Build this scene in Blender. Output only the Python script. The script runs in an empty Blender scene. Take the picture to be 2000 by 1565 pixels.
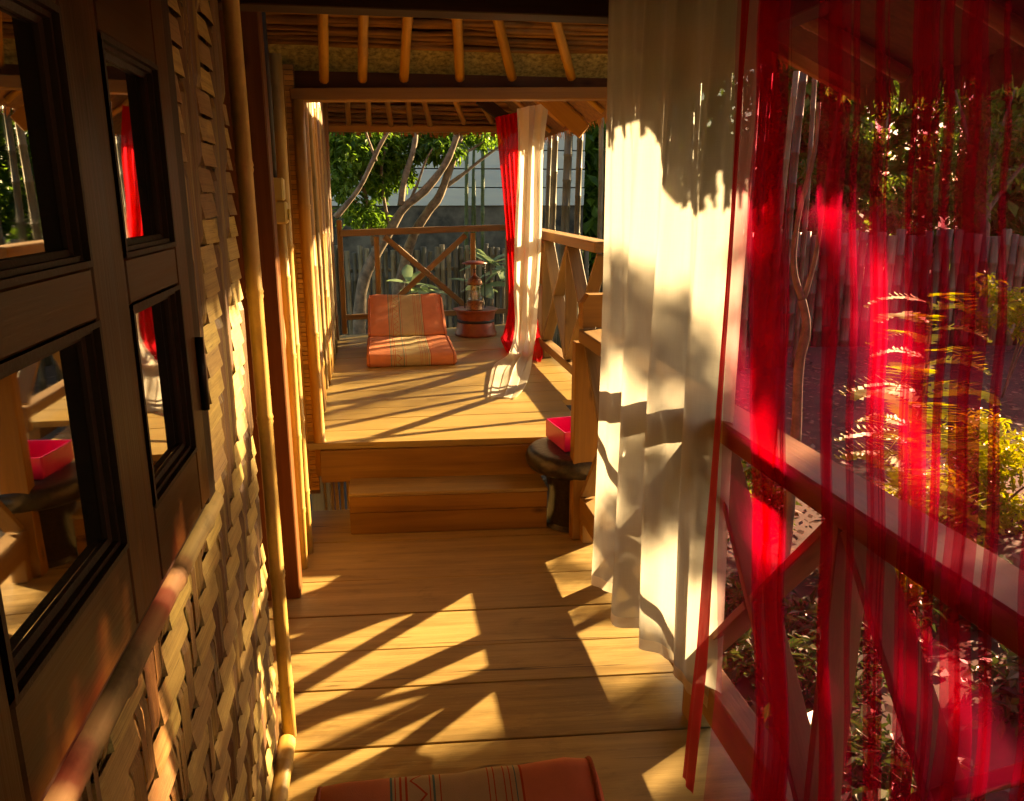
import bpy, bmesh, math, random
from mathutils import Vector, Matrix, Quaternion
random.seed(7)
S = bpy.context.scene
COL = S.collection
R = math.radians

# ------------------------------------------------------------------ camera
F_PX, CX, CY, EYE = 1556.0, 1000.0, 782.5, 1.45
BM = Matrix(((0.98670, 0.04030, -0.15774), (-0.16281, 0.24420, -0.95596), (0.0, 0.96889, 0.24751)))
cam_data = bpy.data.cameras.new("camera")
cam_data.sensor_width = 36.0
cam_data.lens = F_PX / 2000.0 * 36.0
cam_data.clip_start, cam_data.clip_end = 0.02, 500
cam = bpy.data.objects.new("camera", cam_data)
COL.objects.link(cam)
cam.matrix_world = Matrix.Translation((0, 0, EYE)) @ BM.to_4x4()
S.camera = cam

def ray(px, py):
    return BM @ Vector(((px - CX) / F_PX, -(py - CY) / F_PX, -1.0))
def aty(px, py, Y):
    d = ray(px, py); return Vector((0, 0, EYE)) + d * (Y / d.y)
def atx(px, py, X):
    d = ray(px, py); return Vector((0, 0, EYE)) + d * (X / d.x)
def atz(px, py, Z):
    d = ray(px, py); return Vector((0, 0, EYE)) + d * ((Z - EYE) / d.z)

# ------------------------------------------------------------------ light
SUN_AZ, SUN_EL = 31.0, 18.5          # degrees from +X towards +Y, above the horizon
w = bpy.data.worlds.new("World"); S.world = w; w.use_nodes = True
nt = w.node_tree
sky = nt.nodes.new("ShaderNodeTexSky"); sky.sky_type = 'NISHITA'; sky.sun_disc = False
sky.sun_elevation = R(SUN_EL); sky.sun_rotation = R(90 - SUN_AZ)
nt.nodes["Background"].inputs[1].default_value = 0.05
nt.links.new(sky.outputs[0], nt.nodes["Background"].inputs[0])
sl = bpy.data.lights.new("sun", 'SUN'); sl.energy = 5.0; sl.angle = R(0.8); sl.color = (1.0, 0.79, 0.50)
so = bpy.data.objects.new("sun", sl); COL.objects.link(so)
to_sun = Vector((math.cos(R(SUN_EL)) * math.cos(R(SUN_AZ)), math.cos(R(SUN_EL)) * math.sin(R(SUN_AZ)), math.sin(R(SUN_EL))))
so.rotation_euler = (-to_sun).to_track_quat('-Z', 'Y').to_euler()
so.location = to_sun * 30
S.view_settings.view_transform = 'Standard'; S.view_settings.look = 'None'
S.view_settings.exposure = 2.65; S.view_settings.gamma = 1.0
S.view_settings.use_white_balance = True; S.view_settings.white_balance_temperature = 8600; S.view_settings.white_balance_tint = 6
S.render.engine = 'CYCLES'
S.cycles.max_bounces = 7; S.cycles.diffuse_bounces = 3; S.cycles.glossy_bounces = 4
S.cycles.transmission_bounces = 8; S.cycles.transparent_max_bounces = 24
S.cycles.sample_clamp_indirect = 6.0
S.cycles.use_denoising = True
S.cycles.use_adaptive_sampling = True; S.cycles.adaptive_threshold = 0.03

# ------------------------------------------------------------------ materials
def newmat(name):
    m = bpy.data.materials.new(name); m.use_nodes = True
    t = m.node_tree; p = t.nodes["Principled BSDF"]
    return m, t, p
def N(t, kind, **kw):
    n = t.nodes.new(kind)
    for k, v in kw.items(): setattr(n, k, v)
    return n
def mixc(t, fac, a, b, blend='MIX'):
    n = N(t, "ShaderNodeMix", data_type='RGBA', blend_type=blend)
    for sock, v in ((n.inputs[0], fac), (n.inputs[6], a), (n.inputs[7], b)):
        if hasattr(v, 'links'): t.links.new(v, sock)
        elif isinstance(v, (int, float)): sock.default_value = v
        else: sock.default_value = (*v, 1) if len(v) == 3 else v
    return n.outputs[2]
def mth(t, op, a, b=None, clamp=False):
    n = N(t, "ShaderNodeMath", operation=op); n.use_clamp = clamp
    for i, v in enumerate((a, b)):
        if v is None: continue
        if hasattr(v, 'links'): t.links.new(v, n.inputs[i])
        else: n.inputs[i].default_value = v
    return n.outputs[0]
def ramp(t, fac, stops, interp='LINEAR'):
    n = N(t, "ShaderNodeValToRGB"); n.color_ramp.interpolation = interp
    e = n.color_ramp.elements
    while len(e) < len(stops): e.new(0.5)
    for el, (pos, c) in zip(e, stops):
        el.position = pos; el.color = (*c, 1) if len(c) == 3 else c
    t.links.new(fac, n.inputs[0]); return n.outputs[0]
def coords(t, scale, rnd=True):
    tc = N(t, "ShaderNodeTexCoord"); mp = N(t, "ShaderNodeMapping"); mp.inputs[3].default_value = scale
    t.links.new(tc.outputs["Object"], mp.inputs[0])
    if rnd:
        oi = N(t, "ShaderNodeObjectInfo"); v = N(t, "ShaderNodeVectorMath", operation='SCALE'); v.inputs[3].default_value = 37.0
        cb = N(t, "ShaderNodeCombineXYZ")
        for i in range(3): t.links.new(oi.outputs["Random"], cb.inputs[i])
        t.links.new(cb.outputs[0], v.inputs[0]); t.links.new(v.outputs[0], mp.inputs[1])
        return mp.outputs[0], oi.outputs["Random"]
    return mp.outputs[0], None
def noise(t, vec, scale, detail=4, rough=0.55, dist=0.0):
    n = N(t, "ShaderNodeTexNoise"); n.inputs["Scale"].default_value = scale; n.inputs["Detail"].default_value = detail
    n.inputs["Roughness"].default_value = rough; n.inputs["Distortion"].default_value = dist
    t.links.new(vec, n.inputs["Vector"]); return n.outputs[0]
def bump(t, p, h, strength, dist=0.004):
    b = N(t, "ShaderNodeBump"); b.inputs["Strength"].default_value = strength; b.inputs["Distance"].default_value = dist
    t.links.new(h, b.inputs["Height"]); t.links.new(b.outputs[0], p.inputs["Normal"])

def wood(name, dark, light, rough=0.5, gs=1.0, var=0.35, bmp=0.35, knots=0.0, wear=None, scuff=0.0, spec=0.35):
    """grain runs along each piece's own local X axis"""
    m, t, p = newmat(name)
    v, rnd = coords(t, (1.2 * gs, 22 * gs, 22 * gs))
    g = noise(t, v, 1.0, 6, 0.6, 0.6)
    v2, _ = coords(t, (2.0 * gs, 5 * gs, 5 * gs))
    b = noise(t, v2, 1.0, 3, 0.5)
    v3, _ = coords(t, (5 * gs, 160 * gs, 160 * gs))
    fine = noise(t, v3, 1.0, 3, 0.6)
    f = mth(t, 'ADD', mth(t, 'MULTIPLY', g, 0.6), mth(t, 'ADD', mth(t, 'MULTIPLY', b, 0.35), mth(t, 'MULTIPLY', fine, 0.18)))
    c = ramp(t, f, [(0.34, dark), (0.74, light)])
    hv = N(t, "ShaderNodeHueSaturation"); t.links.new(c, hv.inputs["Color"])
    t.links.new(mth(t, 'ADD', mth(t, 'MULTIPLY', rnd, var), 1 - var / 2), hv.inputs["Value"])
    c = hv.outputs[0]
    if knots:
        vk, _ = coords(t, (3.0, 7.0, 7.0))
        vo = N(t, "ShaderNodeTexVoronoi"); vo.inputs["Scale"].default_value = 1.0; t.links.new(vk, vo.inputs["Vector"])
        k = ramp(t, vo.outputs["Distance"], [(0.03, (1, 1, 1)), (0.13, (0, 0, 0))])
        c = mixc(t, mth(t, 'MULTIPLY', k, knots), c, tuple(x * 0.25 for x in dark))
    if wear:
        vw, _ = coords(t, (2.5, 9, 9))
        ww = ramp(t, noise(t, vw, 1.5, 5, 0.7), [(0.5, (0, 0, 0)), (0.72, (1, 1, 1))])
        c = mixc(t, mth(t, 'MULTIPLY', ww, 0.55), c, wear)
    if scuff:
        va, _ = coords(t, (14, 150, 150)); vb, _ = coords(t, (3.5, 3.5, 3.5))
        sc = mth(t, 'MULTIPLY', ramp(t, noise(t, va, 1.0, 4, 0.75), [(0.60, (0, 0, 0)), (0.70, (1, 1, 1))]), ramp(t, noise(t, vb, 1.0, 3, 0.6), [(0.45, (0, 0, 0)), (0.62, (1, 1, 1))]))
        c = mixc(t, mth(t, 'MULTIPLY', sc, scuff), c, (0.55, 0.42, 0.24))
        vd, _ = coords(t, (2.2, 6, 6)); ds = ramp(t, noise(t, vd, 1.3, 6, 0.75, 0.8), [(0.56, (0, 0, 0)), (0.74, (1, 1, 1))])
        c = mixc(t, mth(t, 'MULTIPLY', ds, scuff * 0.9), c, tuple(x * 0.5 for x in dark))
        vc, _ = coords(t, (1.6, 46, 46)); ck = ramp(t, noise(t, vc, 1.0, 2, 0.5, 1.2), [(0.275, (1, 1, 1)), (0.30, (0, 0, 0))])
        c = mixc(t, mth(t, 'MULTIPLY', ck, 0.8), c, tuple(x * 0.2 for x in dark))
    t.links.new(c, p.inputs["Base Color"])
    p.inputs["Specular IOR Level"].default_value = spec
    t.links.new(mth(t, 'ADD', mth(t, 'MULTIPLY', g, 0.3), rough - 0.15), p.inputs["Roughness"])
    bump(t, p, mth(t, 'ADD', fine, g), bmp, 0.002)
    return m

def bamboo(name, c1, c2, rough=0.4, node=0.0, stain=0.4):
    m, t, p = newmat(name)
    v, rnd = coords(t, (2.5, 60, 60))
    f = noise(t, v, 1.0, 5, 0.6)
    c = ramp(t, f, [(0.3, c1), (0.7, c2)])
    v2, _ = coords(t, (6, 9, 9))
    s = ramp(t, noise(t, v2, 1.6, 5, 0.65), [(0.5, (0, 0, 0)), (0.75, (1, 1, 1))])
    c = mixc(t, mth(t, 'MULTIPLY', s, stain), c, tuple(x * 0.3 for x in c1))
    hv = N(t, "ShaderNodeHueSaturation"); t.links.new(c, hv.inputs["Color"])
    t.links.new(mth(t, 'ADD', mth(t, 'MULTIPLY', rnd, 0.4), 0.8), hv.inputs["Value"])
    t.links.new(hv.outputs[0], p.inputs["Base Color"]); p.inputs["Roughness"].default_value = rough
    bump(t, p, f, 0.25, 0.002)
    return m

def fibre(name, c1, c2, dark):
    """split bamboo: long fibres, dark cracks and stains along each strip"""
    m, t, p = newmat(name)
    v, rnd = coords(t, (3.0, 420, 420)); f = noise(t, v, 1.0, 4, 0.65)
    v1, _ = coords(t, (1.2, 90, 90)); g = noise(t, v1, 1.0, 3, 0.5)
    c = ramp(t, mth(t, 'ADD', mth(t, 'MULTIPLY', f, 0.55), mth(t, 'MULTIPLY', g, 0.45)), [(0.36, c1), (0.62, c2)])
    cr = ramp(t, f, [(0.30, (1, 1, 1)), (0.38, (0, 0, 0))]); c = mixc(t, mth(t, 'MULTIPLY', cr, 0.75), c, dark)
    v2, _ = coords(t, (7, 14, 14)); st = ramp(t, noise(t, v2, 1.4, 5, 0.7), [(0.52, (0, 0, 0)), (0.72, (1, 1, 1))])
    c = mixc(t, mth(t, 'MULTIPLY', st, 0.4), c, dark)
    hv = N(t, "ShaderNodeHueSaturation"); t.links.new(c, hv.inputs["Color"])
    t.links.new(mth(t, 'ADD', mth(t, 'MULTIPLY', rnd, 0.7), 0.62), hv.inputs["Value"])
    t.links.new(mth(t, 'ADD', mth(t, 'MULTIPLY', rnd, 0.04), 0.48), hv.inputs["Hue"])
    t.links.new(hv.outputs[0], p.inputs["Base Color"]); p.inputs["Roughness"].default_value = 0.55
    bump(t, p, f, 0.6, 0.0015)
    return m

def plain(name, c, rough=0.5, metal=0.0, c2=None, scale=30, bmp=0.2):
    m, t, p = newmat(name)
    v, _ = coords(t, (1, 1, 1))
    n = noise(t, v, scale, 5, 0.6)
    t.links.new(ramp(t, n, [(0.35, c2 or tuple(x * 0.75 for x in c)), (0.65, c)]), p.inputs["Base Color"])
    p.inputs["Roughness"].default_value = rough; p.inputs["Metallic"].default_value = metal
    bump(t, p, n, bmp, 0.003)
    return m

def leafmat(name, c1, c2, trans=0.5, rough=0.4):
    m, t, p = newmat(name)
    tc = N(t, "ShaderNodeTexCoord")
    n = noise(t, tc.outputs["Object"], 9.0, 3)
    geo = N(t, "ShaderNodeNewGeometry")
    f = mth(t, 'ADD', mth(t, 'MULTIPLY', n, 0.5), mth(t, 'MULTIPLY', geo.outputs["Random Per Island"], 0.5))
    c = ramp(t, f, [(0.25, c1), (0.75, c2)])
    t.links.new(c, p.inputs["Base Color"]); p.inputs["Roughness"].default_value = rough
    tr = N(t, "ShaderNodeBsdfTranslucent"); t.links.new(c, tr.inputs[0])
    mx = N(t, "ShaderNodeMixShader"); mx.inputs[0].default_value = trans
    t.links.new(p.outputs[0], mx.inputs[1]); t.links.new(tr.outputs[0], mx.inputs[2])
    t.links.new(mx.outputs[0], t.nodes["Material Output"].inputs[0])
    return m

def cloth(name, c, trans=0.5, clear=0.1, clear_col=(1, 1, 1), weave=900.0, weave_var=0.0, spec=0.1, streaks=0.0):
    """thin woven cloth: diffuse + translucent threads, with open holes between them"""
    m, t, p = newmat(name)
    p.inputs["Base Color"].default_value = (*c, 1); p.inputs["Roughness"].default_value = 0.7
    p.inputs["Specular IOR Level"].default_value = spec
    tr = N(t, "ShaderNodeBsdfTranslucent"); tr.inputs[0].default_value = (*c, 1)
    mx = N(t, "ShaderNodeMixShader"); mx.inputs[0].default_value = trans
    t.links.new(p.outputs[0], mx.inputs[1]); t.links.new(tr.outputs[0], mx.inputs[2])
    tp = N(t, "ShaderNodeBsdfTransparent"); tp.inputs[0].default_value = (*clear_col, 1)
    m2 = N(t, "ShaderNodeMixShader")
    tc = N(t, "ShaderNodeTexCoord")
    mp = N(t, "ShaderNodeMapping"); mp.inputs[3].default_value = (90, 90, 6); t.links.new(tc.outputs["Object"], mp.inputs[0])
    n1 = noise(t, mp.outputs[0], 3.0, 3, 0.6)
    mp2 = N(t, "ShaderNodeMapping"); mp2.inputs[3].default_value = (5, 5, 220); t.links.new(tc.outputs["Object"], mp2.inputs[0])
    n2 = noise(t, mp2.outputs[0], 3.0, 3, 0.6)
    s = mth(t, 'ADD', mth(t, 'MULTIPLY', n1, 0.5), mth(t, 'MULTIPLY', n2, 0.5))
    fac = mth(t, 'ADD', clear - weave_var * 0.5, mth(t, 'MULTIPLY', s, weave_var), clamp=True)
    t.links.new(fac, m2.inputs[0])
    t.links.new(mx.outputs[0], m2.inputs[1]); t.links.new(tp.outputs[0], m2.inputs[2])
    t.links.new(m2.outputs[0], t.nodes["Material Output"].inputs[0])
    bump(t, p, s, 0.25, 0.001)
    return m

def seat_fabric():
    """orange cotton with a woven tan band of thin coloured stripes and a zigzag, along the length"""
    m, t, p = newmat("orange_striped_cotton")
    tc = N(t, "ShaderNodeTexCoord"); sx = N(t, "ShaderNodeSeparateXYZ"); t.links.new(tc.outputs["UV"], sx.inputs[0])
    u, v = sx.outputs[0], sx.outputs[1]
    OR, TAN, RED, GRN, DK = (0.74, 0.255, 0.125), (0.58, 0.43, 0.22), (0.55, 0.085, 0.03), (0.13, 0.22, 0.17), (0.06, 0.045, 0.04)
    st = [(0.0, OR), (0.262, GRN), (0.270, TAN), (0.278, RED), (0.285, TAN), (0.295, RED), (0.302, TAN), (0.315, RED), (0.322, TAN),
          (0.395, RED), (0.401, TAN), (0.41, GRN), (0.416, TAN), (0.43, RED), (0.437, TAN), (0.595, RED), (0.601, TAN), (0.615, RED), (0.621, TAN),
          (0.650, RED), (0.656, TAN), (0.668, RED), (0.674, TAN), (0.69, GRN), (0.694, TAN), (0.71, RED), (0.716, OR)]
    c = ramp(t, u, st, 'CONSTANT')
    # zigzag between u .33 and .39
    zz = mth(t, 'PINGPONG', mth(t, 'MULTIPLY', v, 1.0), 0.03)
    d = mth(t, 'ABSOLUTE', mth(t, 'SUBTRACT', mth(t, 'SUBTRACT', u, 0.335), mth(t, 'MULTIPLY', zz, 1.75)))
    on = mth(t, 'LESS_THAN', d, 0.0045)
    inb = mth(t, 'MULTIPLY', mth(t, 'GREATER_THAN', u, 0.328), mth(t, 'LESS_THAN', u, 0.392))
    c = mixc(t, mth(t, 'MULTIPLY', on, inb), c, RED)
    mp = N(t, "ShaderNodeMapping"); mp.inputs[3].default_value = (260, 260, 1); t.links.new(tc.outputs["UV"], mp.inputs[0])
    ch = N(t, "ShaderNodeTexChecker"); ch.inputs["Scale"].default_value = 1.0; t.links.new(mp.outputs[0], ch.inputs["Vector"])
    nz = noise(t, tc.outputs["Object"], 14, 4)
    c2 = mixc(t, 0.35, c, ramp(t, nz, [(0.3, (0.5, 0.5, 0.5)), (0.7, (1, 1, 1))]), 'MULTIPLY')
    t.links.new(c2, p.inputs["Base Color"]); p.inputs["Roughness"].default_value = 0.85
    p.inputs["Specular IOR Level"].default_value = 0.15
    bump(t, p, mth(t, 'ADD', ch.outputs[1], mth(t, 'MULTIPLY', noise(t, tc.outputs["Object"], 300, 2), 2.0)), 0.3, 0.001)
    return m

M = {}
M['deck'] = wood("oiled_deck_board", (0.17, 0.100, 0.034), (0.46, 0.300, 0.115), 0.42, 1.0, 0.30, 0.45, 0.35, (0.46, 0.30, 0.11), scuff=0.5)
M['deck2'] = wood("smooth_deck_board", (0.22, 0.135, 0.042), (0.42, 0.28, 0.10), 0.38, 1.0, 0.20, 0.3, 0.0, None, scuff=0.25)
M['step'] = wood("step_plank", (0.156, 0.066, 0.013), (0.354, 0.169, 0.040), 0.5, 1.0, 0.25, 0.4, 0.7)
M['rail'] = wood("weathered_rail", (0.177, 0.089, 0.030), (0.374, 0.207, 0.073), 0.55, 1.0, 0.3, 0.4, 0.5)
M['brace'] = wood("grey_brown_brace", (0.135, 0.080, 0.033), (0.312, 0.188, 0.079), 0.6, 1.0, 0.4, 0.4, 0.4)
M['post'] = wood("red_brown_post", (0.10, 0.032, 0.010), (0.19, 0.065, 0.020), 0.5, 1.0, 0.2, 0.3, 0.5, spec=0.15)
M['window'] = wood("varnished_window", (0.022, 0.0068, 0.0012), (0.090, 0.034, 0.006), 0.40, 1.2, 0.25, 0.25, spec=0.12)
M['dark'] = wood("dark_stained_wood", (0.020, 0.010, 0.006), (0.05, 0.024, 0.012), 0.55, 1.0, 0.3, 0.3, spec=0.15)
M['beam'] = wood("orange_beam", (0.229, 0.103, 0.023), (0.416, 0.207, 0.056), 0.55, 1.0, 0.2, 0.35, 0.4)
M['bamboo'] = bamboo("golden_bamboo", (0.437, 0.235, 0.056), (0.624, 0.385, 0.112), 0.5, stain=0.5)
M['bamboo_pale'] = bamboo("pale_bamboo", (0.20, 0.125, 0.045), (0.36, 0.25, 0.10), 0.75, stain=0.8)
M['bamboo_grey'] = bamboo("weathered_bamboo", (0.16, 0.12, 0.065), (0.30, 0.23, 0.13), 0.55, stain=0.6)
M['bamboo_brown'] = bamboo("brown_stick", (0.135, 0.061, 0.017), (0.281, 0.132, 0.040), 0.5, stain=0.5)
M['rafter'] = bamboo("rafter_bamboo", (0.416, 0.188, 0.036), (0.603, 0.310, 0.073), 0.45, stain=0.35)
M['stake'] = bamboo("dark_stake", (0.06, 0.05, 0.03), (0.16, 0.125, 0.07), 0.45, stain=0.6)
M['strip_h'] = fibre("split_bamboo_weft", (0.29, 0.17, 0.050), (0.50, 0.33, 0.115), (0.07, 0.032, 0.010))
M['strip_v'] = fibre("split_bamboo_warp", (0.11, 0.048, 0.012), (0.26, 0.135, 0.036), (0.03, 0.012, 0.004))
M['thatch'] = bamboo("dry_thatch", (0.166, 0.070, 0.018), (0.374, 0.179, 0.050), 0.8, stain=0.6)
M['thatch_shaded'] = bamboo("shade_toned_thatch", (0.035, 0.016, 0.006), (0.10, 0.048, 0.018), 0.8, stain=0.6)  # darker copy of the thatch, the roof's shade put into its colour
M['mat'] = plain("woven_ceiling_mat", (0.52, 0.46, 0.20), 0.7, 0, (0.16, 0.14, 0.055), 55, 0.5)
M['black'] = plain("flat_black", (0.012, 0.010, 0.008), 0.6, 0, None, 20)
M['iron'] = plain("dark_iron", (0.035, 0.028, 0.024), 0.4, 0.7)
M['plastic'] = plain("yellowed_plastic", (0.72, 0.50, 0.15), 0.35, 0, (0.66, 0.45, 0.13), 8, 0.05)
M['conduit'] = plain("dark_conduit", (0.05, 0.035, 0.025), 0.5)
M['terracotta'] = plain("red_lacquer", (0.34, 0.085, 0.035), 0.38, 0, (0.22, 0.05, 0.022), 18, 0.15)
M['copper'] = plain("pierced_copper", (0.42, 0.20, 0.10), 0.35, 0.6, (0.10, 0.04, 0.02), 120, 0.6)
M['wicker'] = plain("black_wicker", (0.045, 0.032, 0.022), 0.28, 0, (0.012, 0.009, 0.007), 60, 0.6)
M['pink'] = plain("magenta_lacquer", (0.62, 0.012, 0.16), 0.35, 0, (0.54, 0.010, 0.13), 10, 0.05)
M['bark'] = plain("pale_bark", (0.27, 0.19, 0.12), 0.8, 0, (0.10, 0.07, 0.045), 14, 0.6)
M['siding'] = wood("painted_siding", (0.52, 0.57, 0.58), (0.68, 0.70, 0.62), 0.5, 0.5, 0.12, 0.1)
M['mossy'] = plain("mossy_concrete", (0.17, 0.14, 0.10), 0.9, 0, (0.03, 0.026, 0.02), 3, 0.5)
M['earth'] = plain("trodden_earth", (0.10, 0.06, 0.042), 0.95, 0, (0.04, 0.026, 0.018), 2.5, 0.6)
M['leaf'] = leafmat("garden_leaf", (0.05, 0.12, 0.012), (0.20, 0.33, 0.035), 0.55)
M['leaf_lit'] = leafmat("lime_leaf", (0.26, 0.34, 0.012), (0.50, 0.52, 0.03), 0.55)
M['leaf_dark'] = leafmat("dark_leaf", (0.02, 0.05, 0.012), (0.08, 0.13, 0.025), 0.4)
M['leaf_broad'] = leafmat("frangipani_leaf", (0.14, 0.22, 0.09), (0.30, 0.38, 0.20), 0.4, 0.25)
M['litter'] = leafmat("dry_leaf", (0.08, 0.045, 0.02), (0.20, 0.12, 0.05), 0.2)
M['green_stem'] = plain("green_stem", (0.10, 0.15, 0.05), 0.5, 0, (0.05, 0.08, 0.03), 20)
M['white_cloth'] = cloth("white_cotton_voile", (0.53, 0.475, 0.405), 0.55, 0.13, (1, 0.97, 0.92), weave_var=0.25)
M['hem'] = cloth("doubled_hem", (0.74, 0.62, 0.48), 0.45, 0.03, (1, 0.97, 0.92), weave_var=0.1)
M['red_cloth'] = cloth("red_organza", (0.74, 0.014, 0.110), 0.5, 0.79, (0.985, 0.70, 0.79), weave_var=0.10)
M['red_hem'] = cloth("red_sequin_hem", (0.50, 0.008, 0.03), 0.3, 0.05, (1, 0.4, 0.4), weave_var=0.3, spec=0.8)
M['red_far'] = cloth("red_gathered_cloth", (0.78, 0.015, 0.035), 0.6, 0.12, (1, 0.3, 0.3), weave_var=0.25)
M['white_far'] = cloth("white_gathered_cloth", (0.82, 0.75, 0.64), 0.5, 0.04, (1, 1, 1), weave_var=0.1)
M['seat'] = seat_fabric()
M['piping'] = plain("orange_cord", (0.50, 0.13, 0.06), 0.85, 0, (0.36, 0.09, 0.04), 200, 0.3)

def glass_dark():
    m, t, p = newmat("dark_window_glass")
    p.inputs["Base Color"].default_value = (0.004, 0.004, 0.004, 1); p.inputs["Roughness"].default_value = 0.02
    g = N(t, "ShaderNodeBsdfGlossy"); g.inputs["Roughness"].default_value = 0.012; g.inputs[0].default_value = (0.95, 0.93, 0.9, 1)
    vs, _ = coords(t, (1, 1, 1)); t.links.new(ramp(t, noise(t, vs, 9, 5, 0.7), [(0.45, (0.008, 0.008, 0.008)), (0.75, (0.07, 0.07, 0.07))]), g.inputs['Roughness'])
    mx = N(t, "ShaderNodeMixShader"); mx.inputs[0].default_value = 0.5
    v, _ = coords(t, (1, 1, 1)); b = N(t, "ShaderNodeBump"); b.inputs["Strength"].default_value = 0.03; b.inputs["Distance"].default_value = 0.01
    t.links.new(noise(t, v, 5, 1), b.inputs["Height"]); t.links.new(b.outputs[0], g.inputs["Normal"])
    t.links.new(p.outputs[0], mx.inputs[1]); t.links.new(g.outputs[0], mx.inputs[2])
    t.links.new(mx.outputs[0], t.nodes["Material Output"].inputs[0])
    return m
M['glass'] = glass_dark()
def glass_clear():
    m, t, p = newmat("clear_lantern_glass")
    tp = N(t, "ShaderNodeBsdfTransparent"); tp.inputs[0].default_value = (0.92, 0.93, 0.9, 1)
    g = N(t, "ShaderNodeBsdfGlossy"); g.inputs["Roughness"].default_value = 0.05
    mx = N(t, "ShaderNodeMixShader"); mx.inputs[0].default_value = 0.14
    t.links.new(tp.outputs[0], mx.inputs[1]); t.links.new(g.outputs[0], mx.inputs[2])
    t.links.new(mx.outputs[0], t.nodes["Material Output"].inputs[0])
    return m
M['clear'] = glass_clear()

# ------------------------------------------------------------------ builders
WM = {}                                  # world matrix of every object built here
def link(name, data, mat=None, parent=None, world=Matrix()):
    o = bpy.data.objects.new(name, data); COL.objects.link(o)
    if mat is not None and data is not None and not data.materials: data.materials.append(mat)
    WM[o] = world.copy()
    if parent is not None:
        o.parent = parent; o.matrix_basis = WM[parent].inverted() @ world
    else: o.matrix_basis = world
    return o
def tag(o, label=None, cat=None, group=None, kind=None):
    if label: o['label'] = label
    if cat: o['category'] = cat
    if group: o['group'] = group
    if kind: o['kind'] = kind
    return o
def thing(name, loc, label, cat, group=None):
    return tag(link(name, None, world=Matrix.Translation(loc)), label, cat, group)
def struct(name, loc=(0, 0, 0)):
    return tag(link(name, None, world=Matrix.Translation(loc)), kind='structure')
def mesh(name, verts, faces, smooth=False):
    me = bpy.data.meshes.new(name); me.from_pydata([tuple(v) for v in verts], [], faces); me.validate()
    if smooth: me.polygons.foreach_set('use_smooth', [True] * len(me.polygons))
    me.update(); return me
BOX = {}
def boxmesh(L, W, H, bev=0.003):
    k = (round(L, 3), round(W, 3), round(H, 3), bev)
    if k in BOX: return BOX[k]
    bm = bmesh.new(); bmesh.ops.create_cube(bm, size=1.0)
    bmesh.ops.scale(bm, vec=(L, W, H), verts=bm.verts)
    if bev: bmesh.ops.bevel(bm, geom=bm.edges[:], offset=min(bev, 0.3 * min(L, W, H)), segments=1, affect='EDGES', clamp_overlap=True)
    me = bpy.data.meshes.new("piece"); bm.to_mesh(me); bm.free(); BOX[k] = me
    return me
def frame_from(p0, p1, up=(0, 0, 1)):
    p0, p1 = Vector(p0), Vector(p1); x = (p1 - p0).normalized(); up = Vector(up)
    y = up.cross(x)
    if y.length < 1e-4: y = Vector((0, 1, 0)).cross(x)
    y.normalize(); z = x.cross(y)
    m = Matrix((x, y, z)).transposed().to_4x4(); m.translation = (p0 + p1) / 2
    return m, (p1 - p0).length
def beam(name, p0, p1, wd, ht, mat, parent=None, up=(0, 0, 1), bev=0.003):
    m, L = frame_from(p0, p1, up)
    me = boxmesh(L, wd, ht, bev)
    if me.materials and me.materials[0] != mat: me = me.copy(); me.materials.clear()
    return link(name, me, mat, parent, m)
def box(name, lo, hi, mat, parent=None, axis='x', bev=0.003):
    lo, hi = Vector(lo), Vector(hi); c = (lo + hi) / 2; d = hi - lo
    if axis == 'x': return beam(name, (lo.x, c.y, c.z), (hi.x, c.y, c.z), d.y, d.z, mat, parent, bev=bev)
    if axis == 'y': return beam(name, (c.x, lo.y, c.z), (c.x, hi.y, c.z), d.x, d.z, mat, parent, bev=bev)
    return beam(name, (c.x, c.y, lo.z), (c.x, c.y, hi.z), d.x, d.y, mat, parent, up=(0, 1, 0), bev=bev)
def tubegeo(pts, rad, n=10, caps=True):
    pts = [Vector(p) for p in pts]; V, Fc = [], []
    t0 = (pts[1] - pts[0]).normalized(); a = t0.orthogonal().normalized()
    for i, p in enumerate(pts):
        t = (pts[min(i + 1, len(pts) - 1)] - pts[max(i - 1, 0)]).normalized()
        a = (a - t * a.dot(t)).normalized(); b = t.cross(a); r = rad[i] if isinstance(rad, (list, tuple)) else rad
        for k in range(n):
            an = 2 * math.pi * k / n; V.append(p + (a * math.cos(an) + b * math.sin(an)) * r)
    for i in range(len(pts) - 1):
        for k in range(n):
            k2 = (k + 1) % n; Fc.append((i * n + k, i * n + k2, (i + 1) * n + k2, (i + 1) * n + k))
    if caps: Fc.append(tuple(range(n))[::-1]); Fc.append(tuple(range((len(pts) - 1) * n, len(pts) * n)))
    return V, Fc
def tube(name, pts, rad, mat, parent=None, n=10, smooth=True):
    """geometry is written in a frame whose X runs from the first to the last point"""
    m, L = frame_from(pts[0], pts[-1]); inv = m.inverted()
    V, Fc = tubegeo([inv @ Vector(p) for p in pts], rad, n)
    return link(name, mesh(name, V, Fc, smooth), mat, parent, m)
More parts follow.
